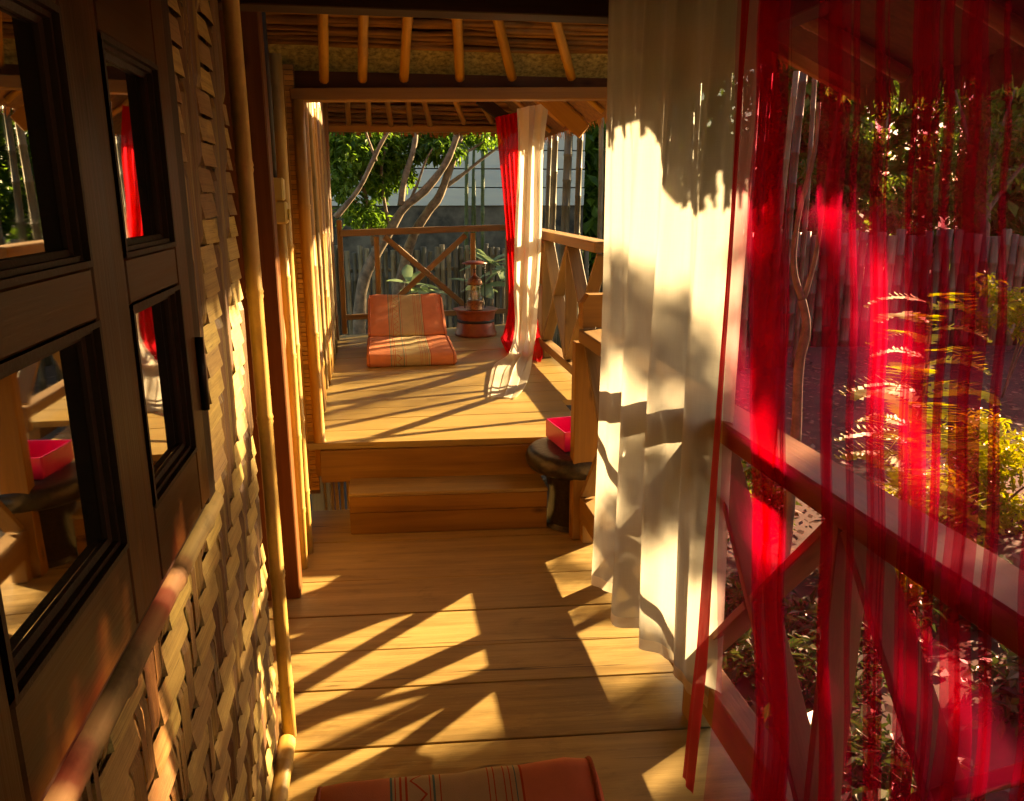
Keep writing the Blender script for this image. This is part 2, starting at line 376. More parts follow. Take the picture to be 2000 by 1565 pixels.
def culm(name, p0, p1, r, mat, parent=None, bend=0.0, gap=0.28, n=10, rng=random):
    """a bamboo culm with swollen nodes"""
    p0, p1 = Vector(p0), Vector(p1); L = (p1 - p0).length; d = (p1 - p0) / L
    o = d.orthogonal().normalized(); o = Quaternion(d, rng.uniform(0, 6.28)) @ o
    stops = []; s = rng.uniform(0.05, gap)
    while s < L - 0.03: stops.append(s); s += gap * rng.uniform(0.8, 1.25)
    ps, rs = [], []
    def put(s, k): ps.append(p0 + d * s + o * bend * math.sin(math.pi * s / L)); rs.append(r * k)
    put(0, 1.0)
    for s in stops:
        for ds, k in ((-0.012, 0.98), (-0.004, 1.10), (0.002, 1.02), (0.006, 1.13), (0.016, 1.0)): put(s + ds, k)
    put(L, 0.96)
    return tube(name, ps, rs, mat, parent, n)
def lathe(name, prof, loc, mat, parent=None, n=40, smooth=True):
    V, Fc = [], []
    for (r, z) in prof:
        for k in range(n):
            a = 2 * math.pi * k / n; V.append((r * math.cos(a), r * math.sin(a), z))
    for i in range(len(prof) - 1):
        for k in range(n):
            k2 = (k + 1) % n; Fc.append((i * n + k, i * n + k2, (i + 1) * n + k2, (i + 1) * n + k))
    if prof[0][0] > 1e-4: Fc.append(tuple(range(n))[::-1])
    if prof[-1][0] > 1e-4: Fc.append(tuple(range((len(prof) - 1) * n, len(prof) * n)))
    me = mesh(name, V, Fc, smooth)
    return link(name, me, mat, parent, Matrix.Translation(loc))
def prism(name, quad, z0, z1, mat, parent=None, bev=0.003):
    """four ground corners, extruded; the piece's origin is its centre and its X follows the first edge"""
    q = [Vector((a, b, 0)) for a, b in quad]; c = sum(q, Vector()) / 4; c.z = (z0 + z1) / 2
    ang = math.atan2(q[1].y - q[0].y, q[1].x - q[0].x)
    m = Matrix.Translation(c) @ Matrix.Rotation(ang, 4, 'Z'); inv = m.inverted()
    bm = bmesh.new(); lo = [bm.verts.new(inv @ Vector((p.x, p.y, z0))) for p in q]; hi = [bm.verts.new(inv @ Vector((p.x, p.y, z1))) for p in q]
    bm.faces.new(lo[::-1]); bm.faces.new(hi)
    for i in range(4): bm.faces.new((lo[i], lo[(i + 1) % 4], hi[(i + 1) % 4], hi[i]))
    bmesh.ops.recalc_face_normals(bm, faces=bm.faces)
    if bev: bmesh.ops.bevel(bm, geom=bm.edges[:], offset=bev, segments=1, affect='EDGES', clamp_overlap=True)
    me = bpy.data.meshes.new(name); bm.to_mesh(me); bm.free()
    return link(name, me, mat, parent, m)
def sheet(name, grid, mat, parent=None, thick=0.0, uv=False):
    nu, nv = len(grid), len(grid[0]); V = [p for row in grid for p in row]
    c = sum((Vector(p) for p in V), Vector()) / len(V)
    Fc = [(i * nv + j, (i + 1) * nv + j, (i + 1) * nv + j + 1, i * nv + j + 1) for i in range(nu - 1) for j in range(nv - 1)]
    me = mesh(name, [Vector(p) - c for p in V], Fc, True)
    return link(name, me, mat, parent, Matrix.Translation(c))

# ------------------------------------------------------------------ ground
gv = []; gn = 40
me = mesh("ground", [(-60, -60, 0), (60, -60, 0), (60, 120, 0), (-60, 120, 0)], [(0, 1, 2, 3)])
tag(link("ground", me, M['earth'], None, Matrix.Translation((0, 0, -0.40))), kind='structure')

# ------------------------------------------------------------------ lower floor: boards across the walk
floor = struct("floor")
TILT = math.tan(R(-4.2))
y = 3.64; k = 0
widths = [0.38, 0.37, 0.27, 0.235, 0.215, 0.27, 0.29, 0.26]
while y > -2.4:
    wd = widths[k] if k < len(widths) else random.uniform(0.22, 0.29)
    a, b = y - wd + 0.0025, y - 0.0025
    x0, x1 = -0.62, 0.93
    jz = random.uniform(-0.0015, 0.0015)
    prism("floor_board", [(x0, a + x0 * TILT), (x1, a + x1 * TILT), (x1, b + x1 * TILT), (x0, b + x0 * TILT)], -0.035, jz, M['deck'], floor, 0.002)
    y -= wd; k += 1
box("joist", (0.80, -2.4, -0.16), (0.88, 3.3, -0.04), M['rail'], floor, 'y')
box("joist", (-0.55, -2.4, -0.16), (-0.47, 3.3, -0.04), M['rail'], floor, 'y')
for yy in (-2, -0.4, 1.2, 2.8):
    for xx in (0.84, -0.51): box("pile", (xx - 0.05, yy - 0.05, -0.42), (xx + 0.05, yy + 0.05, -0.165), M['rail'], floor, 'z')

# ------------------------------------------------------------------ upper deck
def lerp(a, b, t): return a + (b - a) * t
deck = struct("upper_deck")
DZ = 0.36
def dl(y): return -0.42
LF, LB, RF, RB = 3.575, 6.52, 3.47, 6.97
nb = 15; f0 = 0.0
for i in range(nb):
    f1 = (i + 1) / nb
    e = 0.0016
    ya, yb = LF + (LB - LF) * f0 + e, LF + (LB - LF) * f1 - e
    yc, yd = RF + (RB - RF) * f0 + e, RF + (RB - RF) * f1 - e
    xr = 0.965 if i < 3 else 1.22
    prism("floor_board", [(-0.42, ya), (xr, lerp(ya, yc, (xr + 0.42) / 1.64)), (xr, lerp(yb, yd, (xr + 0.42) / 1.64)), (-0.42, yb)], DZ - 0.03, DZ + random.uniform(-0.001, 0.001), M['deck2'], deck, 0.0015)
    f0 = f1
beam("fascia", (-0.30, 3.565, 0.252), (0.90, 3.490, 0.252), 0.03, 0.152, M['step'], deck)
beam("edge_beam", (1.19, 4.22, 0.29), (1.19, 6.9, 0.29), 0.06, 0.07, M['rail'], deck)
beam("edge_beam", (-0.36, 3.66, 0.25), (-0.36, 6.5, 0.25), 0.06, 0.15, M['rail'], deck)
for (xx, yy) in ((0.90, 3.9), (1.17, 5.4), (1.17, 6.8), (-0.36, 4.2), (-0.36, 6.3), (0.4, 6.6)):
    box("pile", (xx - 0.05, yy - 0.05, -0.42), (xx + 0.05, yy + 0.05, 0.172), M['rail'], deck, 'z')
# slender bamboo screen under the deck, seen through the gap beside the step
for i in range(11):
    xx = -0.30 + i * 0.027 + random.uniform(-0.006, 0.006)
    culm("screen_cane", (xx, 3.74, -0.30), (xx + random.uniform(-0.01, 0.01), 3.74, 0.32), random.uniform(0.007, 0.011), M['bamboo'], deck, n=7)

st = thing("step", (0.25, 3.34, 0), "low plank step below the front edge of the upper deck", "step")
beam("riser_board", (-0.17, 3.352, 0.052), (0.70, 3.288, 0.052), 0.024, 0.100, M['step'], st)
beam("riser_board", (-0.17, 3.349, 0.141), (0.70, 3.285, 0.141), 0.026, 0.072, M['step'], st)
prism("tread", [(-0.172, 3.338), (0.702, 3.272), (0.702, 3.462), (-0.172, 3.536)], 0.178, 0.196, M['deck'], st)
box("side_board", (-0.165, 3.37, 0.003), (-0.145, 3.53, 0.176), M['step'], st, 'y')

# ------------------------------------------------------------------ railings
def railing(name, label, X, y0, y1, z0, bays, rail_w=0.11, top=0.93, group=None, zb=(0.098, 0.205), mats=('rail', 'brace')):
    t = thing(name, (X, (y0 + y1) / 2, z0), label, "railing", group)
    box("top_rail", (X - rail_w / 2, y0, z0 + top - 0.055), (X + rail_w / 2, y1, z0 + top), M[mats[0]], t, 'y', 0.005)
    box("bottom_rail", (X - 0.035, y0, z0 + zb[0]), (X + 0.035, y1, z0 + zb[1]), M[mats[0]], t, 'y', 0.004)
    L = (y1 - y0) / bays; za, zt = z0 + zb[1] + 0.002, z0 + top - 0.057
    for i in range(bays + 1):
        yy = y0 + L * i
        if 0 < i < bays: box("upright", (X - 0.036, yy - 0.010, za), (X + 0.036, yy + 0.010, zt), M[mats[1]], t, 'z', 0.002)
        if i < bays:
            g = 0.022
            beam("brace", (X, yy + g, za + 0.01), (X, yy + L - g, zt - 0.01), 0.072, 0.020, M[mats[1]], t, (0, 0, 1), 0.002)
            mid = ((yy + L / 2), (za + zt) / 2)
            beam("brace", (X, yy + g, zt - 0.01), (X, mid[0] - 0.012, mid[1] + 0.012 * (zt - za) / L), 0.072, 0.020, M[mats[1]], t, (0, 0, 1), 0.002)
            beam("brace", (X, mid[0] + 0.012, mid[1] - 0.012 * (zt - za) / L), (X, yy + L - g, za + 0.01), 0.072, 0.020, M[mats[1]], t, (0, 0, 1), 0.002)
        if i % 2 == 0 or i == bays:
            box("foot", (X - 0.03, max(y0, yy - 0.04), z0 + 0.001), (X + 0.03, min(y1, yy + 0.04), z0 + zb[0] - 0.001), M[mats[0]], t, 'z')
    return t
rl = railing("walkway_railing", "timber railing with crossed planks along the lower walkway behind the red curtain", 0.845, -1.88, 3.125, 0.0, 8)
box("end_post", (0.780, 3.127, 0.001), (0.89, 3.187, 0.872), M['step'], rl, 'z', 0.004)
bm_ = bmesh.new()
prof = [(-0.055, 0), (-0.055, 0.10), (-0.03, 0.135), (0.055, 0.135), (0.055, 0)]
v0 = [bm_.verts.new((x, -0.035, z)) for x, z in prof]; v1 = [bm_.verts.new((x, 0.035, z)) for x, z in prof]
bm_.faces.new(v0); bm_.faces.new(v1[::-1])
for i in range(5): bm_.faces.new((v0[i], v1[i], v1[(i + 1) % 5], v0[(i + 1) % 5]))
bmesh.ops.recalc_face_normals(bm_, faces=bm_.faces); me = bpy.data.meshes.new("rail_cap"); bm_.to_mesh(me); bm_.free()
link("rail_cap", me, M['step'], rl, Matrix.Translation((0.865, 3.17, 0.931)))
railing("deck_railing", "timber railing with crossed planks along the right side of the upper deck", 1.135, 3.98, 6.80, DZ, 4, top=0.87, zb=(0.065, 0.12))

br = thing("back_railing", (0.4, 6.7, DZ), "slender railing with one cross brace along the back of the upper deck", "railing")
def bp(px, py): # a point in the railing's upright plane
    d = ray(px, py); n = Vector((-0.28, 0.96, 0)); q = Vector((-0.33, 6.44, 0)); t = (q - Vector((0, 0, EYE))).dot(n) / d.dot(n)
    return Vector((0, 0, EYE)) + d * t
beam("top_rail", bp(662, 456), bp(993, 444), 0.06, 0.050, M['rail'], br)
beam("bottom_rail", bp(668, 620), bp(993, 607), 0.045, 0.042, M['rail'], br)
for (x0, y0, x1, y1, wd) in ((662, 430, 670, 652, 0.045), (735, 462, 739, 612, 0.045), (923, 455, 922, 608, 0.045), (993, 418, 995, 632, 0.055)):
    a, b = bp(x0, y0), bp(x1, y1); b = Vector((a.x, a.y, b.z))
    beam("post", b, a, wd * 0.9, wd, M['rail'], br, (0, 1, 0))
off = Vector((0.01, -0.028, 0))
beam("brace", bp(748, 462) + off, bp(915, 605) + off, 0.022, 0.045, M['rail'], br)
beam("brace", bp(912, 460) - off, bp(752, 607) - off, 0.022, 0.045, M['rail'], br)

# ------------------------------------------------------------------ woven bamboo wall (left)
wall = thing("woven_wall", (-0.33, 1.2, 0), "wall of wide split bamboo strips woven in a twill beside the walkway", "wall")
WX, PV, PH, AMP = -0.325, 0.044, 0.047, 0.010
Y0, Y1, ZT = 0.30, 1.965, 2.28
def over(i, j): return ((i - (j if j < 20 else 20 + (j - 20) // 3)) % 6) < 3       # weft j lies over warp i
nV = int((Y1 - Y0) / PV); nH = int(ZT / PH)
rng = random.Random(3)
def strip(name, path, width, across, mat, tilt=0.0):
    V, Fc = [], []; th = 0.0011
    c = Vector(path[len(path) // 2])
    along = (Vector(path[-1]) - Vector(path[0])).normalized(); ac = Vector(across)
    ax = along; az = ac; ay = az.cross(ax)
    m = Matrix((ax, ay, az)).transposed().to_4x4(); m.translation = c; inv = m.inverted()
    for p in path:
        p = Vector(p)
        for s in (-1, 1): V.append(inv @ (p + ac * s * width / 2 - Vector((tilt * s, 0, 0))))
    for k in range(len(path) - 1): Fc.append((2 * k, 2 * k + 1, 2 * k + 3, 2 * k + 2))
    me = mesh(name, V, Fc, False)
    o = link(name, me, mat, wall, m)
    return o
HOLE = (1.285, 0.985, 1.86)     # the window fills y < HOLE[0], between these heights
for j in range(nH):
    z = (j + 0.5) * PH
    ys = [i for i in range(nV) if not (HOLE[1] - 0.01 < z < HOLE[2] and Y0 + (i + 0.5) * PV < HOLE[0])]
    for q in (1,):
        path = []
        zq = z; jz = rng.uniform(-0.0012, 0.0012); tl = rng.uniform(-0.0015, 0.0015); jx = rng.uniform(-0.0012, 0.0012)
        for i in ys:
            h = AMP if over(i, j) else -AMP
            for d in (-0.42, 0.0, 0.42):
                e = 0.85 if abs(d) > 0.1 and over(i + (1 if d > 0 else -1), j) != over(i, j) else 1.0
                path.append((WX + h * e + jx - (q - 1) * 0.0032, Y0 + (i + 0.5 + d) * PV, zq + jz + tl * math.sin(i * 0.7 + q)))
        if len(path) > 3: strip("weft_slat", path, PH * rng.uniform(0.90, 1.0), (0, 0, 1), M['strip_h'], rng.uniform(0.002, 0.0045))
for i in range(nV):
    yy = Y0 + (i + 0.5) * PV
    spans = [range(nH)] if yy >= HOLE[0] else [range(0, int((HOLE[1] - 0.01) / PH))]
    for sp in spans:
        for q in range(2):
            path = []; jy = rng.uniform(-0.002, 0.002) + (q - 0.5) * PV * 0.42; jx = rng.uniform(-0.001, 0.001)
            for j in sp:
                h = -AMP if over(i, j) else AMP
                for d in (-0.38, 0.0, 0.38):
                    e = 0.5 if abs(d) > 0.1 and over(i, j + (1 if d > 0 else -1)) != over(i, j) else 1.0
                    path.append((WX + h * e * 0.95 + jx, yy + jy + 0.0015 * math.sin(j * 0.9 + i + q), (j + 0.5 + d) * PH))
            if len(path) > 3: strip("warp_slat", path, PV * 0.44 * rng.uniform(0.70, 1.0), (0, -1, 0), M['strip_v'], rng.uniform(-0.0015, 0.0015))
box("backing", (WX - 0.05, -2.4, 0.0), (WX - 0.016, 2.0, 2.9), M['black'], wall, 'z', 0)  # black sheet added behind the weave to block light and darken its gaps
box("return_wall", (-0.66, 1.97, 0.0), (-0.38, 2.0, 2.9), M['black'], wall, 'z', 0)
box("recessed_wall", (-0.66, 2.002, 0.0), (-0.625, 3.66, 2.9), M['post'], wall, 'z', 0)
box("unseen_light_block", (-0.40, -1.40, 0.0), (1.00, -1.36, 2.6), M['strip_v'], wall, 'x', 0)  # unseen wall behind the camera, added to darken the near porch
culm("sill_pole", (-0.294, 0.25, 0.946), (-0.294, 1.33, 0.953), 0.019, M['bamboo_pale'], wall, gap=0.22, n=16)
culm("base_pole", (-0.297, 0.20, 0.026), (-0.297, 1.93, 0.026), 0.024, M['bamboo'], wall, n=12)
culm("edge_pole", (-0.297, 1.985, 0.0), (-0.300, 1.985, 2.25), 0.019, M['bamboo'], wall, 0.008, 0.36, 12)
culm("edge_pole", (-0.315, 1.30, 0.985), (-0.312, 1.30, 2.25), 0.017, M['bamboo'], wall, 0.003, 0.5, 10)

# ------------------------------------------------------------------ window
win = thing("casement_window", (-0.285, 0.85, 1.0), "varnished wooden casement window with dark reflecting panes in the woven wall", "window")
GX = -0.287                                  # glass plane
def bar(name, y0, y1, z0, z1, x0=-0.312, x1=-0.270, mat='window', ax=None, parent=None):
    return box(name, (x0, y0, z0), (x1, y1, z1), M[mat], parent or win, ax or ('y' if y1 - y0 > z1 - z0 else 'z'), 0.003)
bar("stile", 0.822, 0.924, 1.004, 1.80)
bar("stile", 1.150, 1.212, 1.004, 1.80)
bar("stile", 0.440, 0.545, 1.004, 1.80)
for a, b in ((0.547, 0.820), (0.926, 1.148)):
    bar("rail", a, b, 1.004, 1.098)
    bar("rail", a, b, 1.335, 1.386)
    bar("rail", a, b, 1.612, 1.80)
    for z0, z1 in ((1.098, 1.335), (1.386, 1.612)):
        pn = box("pane", (GX - 0.004, a + 0.004, z0 + 0.004), (GX, b - 0.004, z1 - 0.004), M['glass'], win, 'z', 0)
        V, Fc = [], []
        prof = [(0.000, -0.0685 + 0.0), (0.0, 0.0)]
        steps = [(0.0, 0.0025), (0.006, 0.0025), (0.006, -0.004), (0.011, -0.004), (0.011, -0.010), (0.017, -0.012), (0.017, -0.0165)]
        for (ins, dx) in steps:
            for (yy, zz) in ((a + ins, z0 + ins), (b - ins, z0 + ins), (b - ins, z1 - ins), (a + ins, z1 - ins)): V.append((-0.270 + dx, yy, zz))
        for s in range(len(steps) - 1):
            for q in range(4): Fc.append((s * 4 + q, s * 4 + (q + 1) % 4, (s + 1) * 4 + (q + 1) % 4, (s + 1) * 4 + q))
        link("moulding", mesh("moulding", V, Fc), M['dark'], pn)
# jamb on the right, sill and head
bar("jamb", 1.222, 1.278, 0.986, 1.84, -0.330, -0.276, 'dark')
bar("sill", 0.30, 1.278, 0.975, 0.998, -0.318, -0.285, 'dark')
bar("head", 0.30, 1.278, 1.842, 2.30, -0.320, -0.29, 'dark', 'y')
for zc in (1.195,):
    V, Fc = tubegeo([(-0.266, 1.218, zc - 0.055), (-0.266, 1.218, zc + 0.055)], 0.006, 10)
    link("hinge", mesh("hinge", V, Fc, True), M['iron'], win)

# ------------------------------------------------------------------ posts and poles beyond the woven wall
post = link("house_post", boxmesh(2.4, 0.19, 0.09, 0.004), M['post'], None, frame_from((-0.433, 2.83, 0.0), (-0.433, 2.83, 2.4), (0, 1, 0))[0])
tag(post, "square red-brown timber post between the woven wall and the lit bamboo poles", "post")
V = []
rng = random.Random(11)
pts = [(-0.385 + rng.uniform(-.008, .008), 2.945 + rng.uniform(-.008, .008), z * 0.12) for z in range(20)]
kp = tube("rough_pole", pts, [0.030 * rng.uniform(0.85, 1.15) for _ in pts], M['bamboo_brown'], None, 10)
tag(kp, "knobbly brown wooden pole right behind the square post", "pole")
for x, yy, r, lab, top in ((-0.352, 3.05, 0.020, "golden bamboo pole under the switch boxes, sunlit in its lower half", 1.36),
                       (-0.345, 3.19, 0.024, "thick sunlit bamboo pole at the corner next to the step", 1.95),
                       (-0.372, 3.31, 0.018, "thin bamboo pole against the fine mat panel", 1.95)):
    o = culm("bamboo_pole", (x, yy, 0.0), (x + 0.005, yy, top), r, M['bamboo'], None, 0.006, 0.33, 12)
    tag(o, lab, "pole", "bamboo poles at the corner of the house")
sw = thing("switch_boxes", (-0.32, 3.0, 1.36), "two stacked yellowed plastic switch boxes fixed above a bamboo pole", "switch")
box("lower_box", (-0.375, 2.955, 1.358), (-0.312, 3.02, 1.434), M['plastic'], sw, 'z', 0.006)
box("upper_box", (-0.378, 2.957, 1.438), (-0.318, 3.02, 1.515), M['plastic'], sw, 'z', 0.006)
box("knob", (-0.311, 2.975, 1.37), (-0.303, 3.005, 1.41), M['plastic'], sw, 'z', 0.003)
cd = tube("conduit", [(-0.352, 2.985, 1.516), (-0.350, 2.985, 1.8), (-0.356, 2.985, 2.3)], 0.014, M['conduit'], None, 10)
tag(cd, "dark conduit pipe running up from the switch boxes", "pipe")

# fine woven mat panel facing the walk, with its corner pole
mp_ = thing("mat_panel", (-0.42, 3.60, 0.2), "narrow panel of fine woven bamboo slats beside the upper deck corner", "panel")
box("backing", (-0.62, 3.62, 0.1), (-0.315, 3.635, 1.98), M['bamboo_brown'], mp_, 'z', 0)
z = 0.12; k = 0
rng = random.Random(5)
while z < 1.96:
    h = rng.uniform(0.016, 0.021)
    a = rng.choice((0.0, 0.02, 0.04))
    box("slat", (-0.62, 3.612 - (k % 2) * 0.003, z), (-0.318, 3.6195, z + h), M['rafter'], mp_, 'x', 0.001)
    z += h + 0.0025; k += 1
for xx in (-0.40, -0.36): box("cross_slat", (xx - 0.006, 3.602, 0.12), (xx + 0.006, 3.608, 1.95), M['rafter'], mp_, 'z', 0.001)
culm("corner_pole", (-0.300, 3.60, 0.20), (-0.305, 3.60, 1.84), 0.026, M['rafter'], mp_, 0.004, 0.45, 12)

pw = thing("pole_wall", (-0.36, 5.0, DZ), "wall of upright bamboo poles along the left side of the upper deck", "wall")
box("backing", (-0.44, 3.65, DZ + 0.002), (-0.40, 6.42, 2.2), M['dark'], pw, 'z', 0)
yy = 3.69
rng = random.Random(8)
while yy < 6.42:
    r = rng.uniform(0.017, 0.03)
    bx = -0.335 - (yy - 3.6) * 0.010 + rng.uniform(-0.010, 0.010)
    culm("pole", (bx, yy, DZ), (bx + rng.uniform(-0.015, 0.01), yy + rng.uniform(-0.03, 0.03), 2.12), r, M[rng.choice(('bamboo', 'bamboo_brown', 'bamboo_pale', 'rafter', 'bamboo_brown'))], pw, rng.uniform(0, 0.012), 0.4, 9, rng)
    yy += r * 2 + rng.uniform(0.03, 0.10)

# ------------------------------------------------------------------ roofs
b1 = beam("roof_beam", (-0.75, 2.36, 2.02), (1.45, 2.36, 2.02), 0.09, 0.18, M['dark'], None)
tag(b1, "black stained beam across the very top of the picture", "beam")
b2 = beam("roof_beam", (-0.335, 3.64, 1.861), (1.36, 3.63, 1.899), 0.08, 0.050, M['beam'], None)
tag(b2, "orange timber beam over the step, carrying the nearer row of bamboo rafters", "beam")
b3 = beam("roof_beam", (-0.40, 6.70, 1.965), (1.34, 6.92, 1.998), 0.07, 0.046, M['beam'], None)
tag(b3, "slimmer orange timber beam along the far end of the upper deck roof", "beam")
for (xx, yy, lab) in ((1.16, 6.95, "timber post carrying the far right corner of the deck roof"), (-0.40, 6.60, "timber post carrying the far left corner of the deck roof")):
    pass

cp = link("roof_post", boxmesh(2.05, 0.065, 0.065, 0.004), M['rail'], None, frame_from((0.945, 2.775, -0.2), (0.945, 2.775, 1.85), (0, 1, 0))[0])
tag(cp, "square timber roof post outside the railing, hidden behind the near white curtain", "post")
pr = thing("pavilion_roof", (0.4, 5.2, 1.9), "thatched roof on bamboo rafters over the upper deck", "roof")
# near slope: descends away from the walk down to the beam at y=3.64, its rafters fanned
for (bx_, by_, tx_, ty_) in ((633, 155, 632, 28), (708, 154, 708, 27), (789, 153, 795, 28), (898, 152, 891, 30), (999, 151, 970, 30), (1115, 150, 1081, 31)):
    a = aty(bx_, by_ - 3, 3.60); b = aty(tx_, ty_, 3.30)
    d = (b - a); culm("rafter", a - d * 0.04, a + d * 2.9, 0.0205, M['rafter'], pr, 0.004, 0.5, 10)
ROOF_K = 0.64
def under(y_): return 1.985 + (3.64 - y_) * ROOF_K
sheet("ceiling_mat", [[(x, yy, under(yy) + 0.012) for yy in (3.72, 3.64, 3.565)] for x in (-0.6, 0, 0.6, 1.4)], M['mat'], pr)
beam("beam_shade_board", (-0.60, 3.705, 1.925), (1.40, 3.705, 1.925), 0.03, 0.085, M['post'], pr)  # dark board added to stand for the beam's shadowed top
rng = random.Random(21)
y_ = 3.560
while y_ > 2.5:
    ps = [(-0.62 + 0.17 * q, y_ + rng.uniform(-.005, .005), under(y_) + 0.016 + rng.uniform(-.006, .006)) for q in range(13)]
    tube("thatch_bundle", ps, [rng.uniform(0.008, 0.017) for _ in ps], M['thatch'], pr, 7)
    y_ -= rng.uniform(0.020, 0.030) if y_ > 3.0 else 0.045
# far slope: descends away to the beam at y=6.8
for (bx_, by_, tx_, ty_) in ((681, 243, 679, 200), (721, 242, 719, 200), (763, 241, 757, 200), (801, 241, 797, 200), (839, 240, 828, 196), (905, 237, 891, 200), (958, 234, 938, 198)):
    a = aty(bx_, by_, 6.72); b = aty(tx_, ty_, 6.50)
    d = b - a; culm("rafter", a - d * 0.1, a + d * 5.5, 0.021, M['rafter'], pr, 0.003, 0.5, 9)
rng = random.Random(22); s = 0.0
while s < 1.0:
    y_, z_ = 6.86 - s * 1.55, 2.02 + s * 1.33
    ps = [(-0.62 + 0.17 * q, y_ + rng.uniform(-.008, .008) + 0.02 * q, z_ + rng.uniform(-.007, .007)) for q in range(13)]
    tube("thatch_bundle", ps, [rng.uniform(0.014, 0.026) for _ in ps], M['thatch'], pr, 7)
    s += rng.uniform(0.022, 0.034) if s < 0.4 else 0.06
# outer thatch: thick slabs that keep the sun out
def slab(name, a, b, c, d, th, mat, parent):
    q = [Vector(p) for p in (a, b, c, d)]; n = (q[1] - q[0]).cross(q[3] - q[0]).normalized()
    if n.z < 0: n = -n
    V = q + [p + n * th for p in q]
    Fc = [(0, 1, 2, 3), (7, 6, 5, 4)] + [(i, 4 + i, 4 + (i + 1) % 4, (i + 1) % 4) for i in range(4)]
    return link(name, mesh(name, V, Fc), mat, parent, Matrix())
slab("outer_thatch", (-0.9, 3.72, 2.16), (1.35, 3.72, 2.16), (1.35, 5.25, 3.68), (-0.9, 5.25, 3.68), 0.10, M['thatch'], pr)
slab("outer_thatch", (-0.9, 6.98, 1.99), (1.35, 7.1, 2.02), (1.35, 5.25, 3.62), (-0.9, 5.25, 3.62), 0.10, M['thatch'], pr)
slab("outer_thatch", (-0.9, 3.5, 1.80), (-0.9, 7.1, 1.80), (-0.46, 7.1, 2.4), (-0.46, 3.5, 2.4), 0.08, M['thatch'], pr)
# right-hand skirt of the roof, with a sawn plank rafter showing
slab("side_thatch", (1.42, 2.42, 1.93), (1.42, 7.2, 1.93), (0.90, 7.2, 2.33), (0.90, 2.42, 2.33), 0.07, M['thatch'], pr)
slab("front_thatch", (-0.75, 3.70, under(3.70) + 0.04), (1.40, 3.70, under(3.70) + 0.04), (1.40, 2.40, under(2.40) + 0.04), (-0.75, 2.40, under(2.40) + 0.04), 0.08, M['thatch'], pr)
beam("plank_rafter", aty(1062, 186, 4.45), aty(1141, 258, 4.35), 0.03, 0.085, M['beam'], pr)
beam("plank_rafter", aty(935, 192, 6.1), aty(1010, 250, 6.2), 0.03, 0.085, M['dark'], pr)
for i, yy in enumerate((3.95, 4.9, 5.4, 5.9, 6.4)):
    culm("eave_rafter", (0.82, yy, 2.37), (1.36, yy, 1.945), 0.018, M['rafter'], pr, 0, 0.4, 8)

# roof over the nearer walkway
nr = thing("walkway_roof", (0.4, 0.5, 2.0), "dark thatched roof with a ragged eave over the near walkway at upper right", "roof")
EX, EZ = 1.44, 1.765
slab("outer_thatch", (EX, -2.6, EZ), (EX, 2.33, EZ), (-0.75, 2.33, 2.72), (-0.75, -2.6, 2.72), 0.10, M['thatch_shaded'], nr)
beam("barge_board", (1.50, 2.375, 1.755), (0.30, 2.375, 2.275), 0.03, 0.07, M['beam'], nr)
for i, yy in enumerate((2.05, 1.6, 1.15, 0.7, 0.25, -0.2)):
    culm("rafter", (EX - 0.05, yy, EZ - 0.005), (-0.3, yy, 2.50), 0.02, M['bamboo_brown'], nr, 0, 0.4, 9)
box("eave_beam", (0.98, -2.4, 1.86), (1.05, 2.30, 1.93), M['dark'], nr, 'y')
rng = random.Random(31)
V, Fc = [], []
yy = -1.0
while yy < 2.35:            # ragged fringe of grass along the eave
    for q in range(3):
        L = rng.uniform(0.02, 0.085); wd = rng.uniform(0.004, 0.012); x = EX + rng.uniform(-0.03, 0.04); lean = rng.uniform(-0.03, 0.05)
        b = len(V); V += [(x, yy - wd, EZ + 0.05), (x, yy + wd, EZ + 0.05), (x + lean, yy + wd * 0.4 + rng.uniform(-.02, .02), EZ - L), (x + lean, yy - wd * 0.4, EZ - L * 0.96)]
        Fc.append((b, b + 1, b + 2, b + 3))
    yy += 0.011
tag(link("eave_fringe", mesh("eave_fringe", V, Fc), M['thatch_shaded'], nr), kind='stuff')
V, Fc = [], []
for (x0, x1, yy, zz, n_) in ((-0.4, 1.3, 6.95, 1.985, 150), ):
    for q in range(n_):
        x = rng.uniform(x0, x1); L = rng.uniform(0.01, 0.06); wd = rng.uniform(0.004, 0.012); b = len(V)
        y1_ = yy + 0.06 * x + rng.uniform(-0.02, 0.04)
        V += [(x - wd, y1_, zz + 0.03), (x + wd, y1_, zz + 0.03), (x + wd * .4 + rng.uniform(-.02, .02), y1_ + 0.01, zz - L), (x - wd * .4, y1_ + 0.01, zz - L)]
        Fc.append((b, b + 1, b + 2, b + 3))
for q in range(320):
    yv = rng.uniform(2.45, 7.1); L = rng.uniform(0.01, 0.06); wd = rng.uniform(0.004, 0.012); b = len(V); x = 1.42 + rng.uniform(-.03, .02)
    V += [(x, yv - wd, 1.97), (x, yv + wd, 1.97), (x + .02, yv + wd * .4 + rng.uniform(-.02, .02), 1.93 - L), (x + .02, yv - wd * .4, 1.93 - L)]
    Fc.append((b, b + 1, b + 2, b + 3))
tag(link("eave_fringe", mesh("eave_fringe", V, Fc), M['thatch'], pr), kind='stuff')

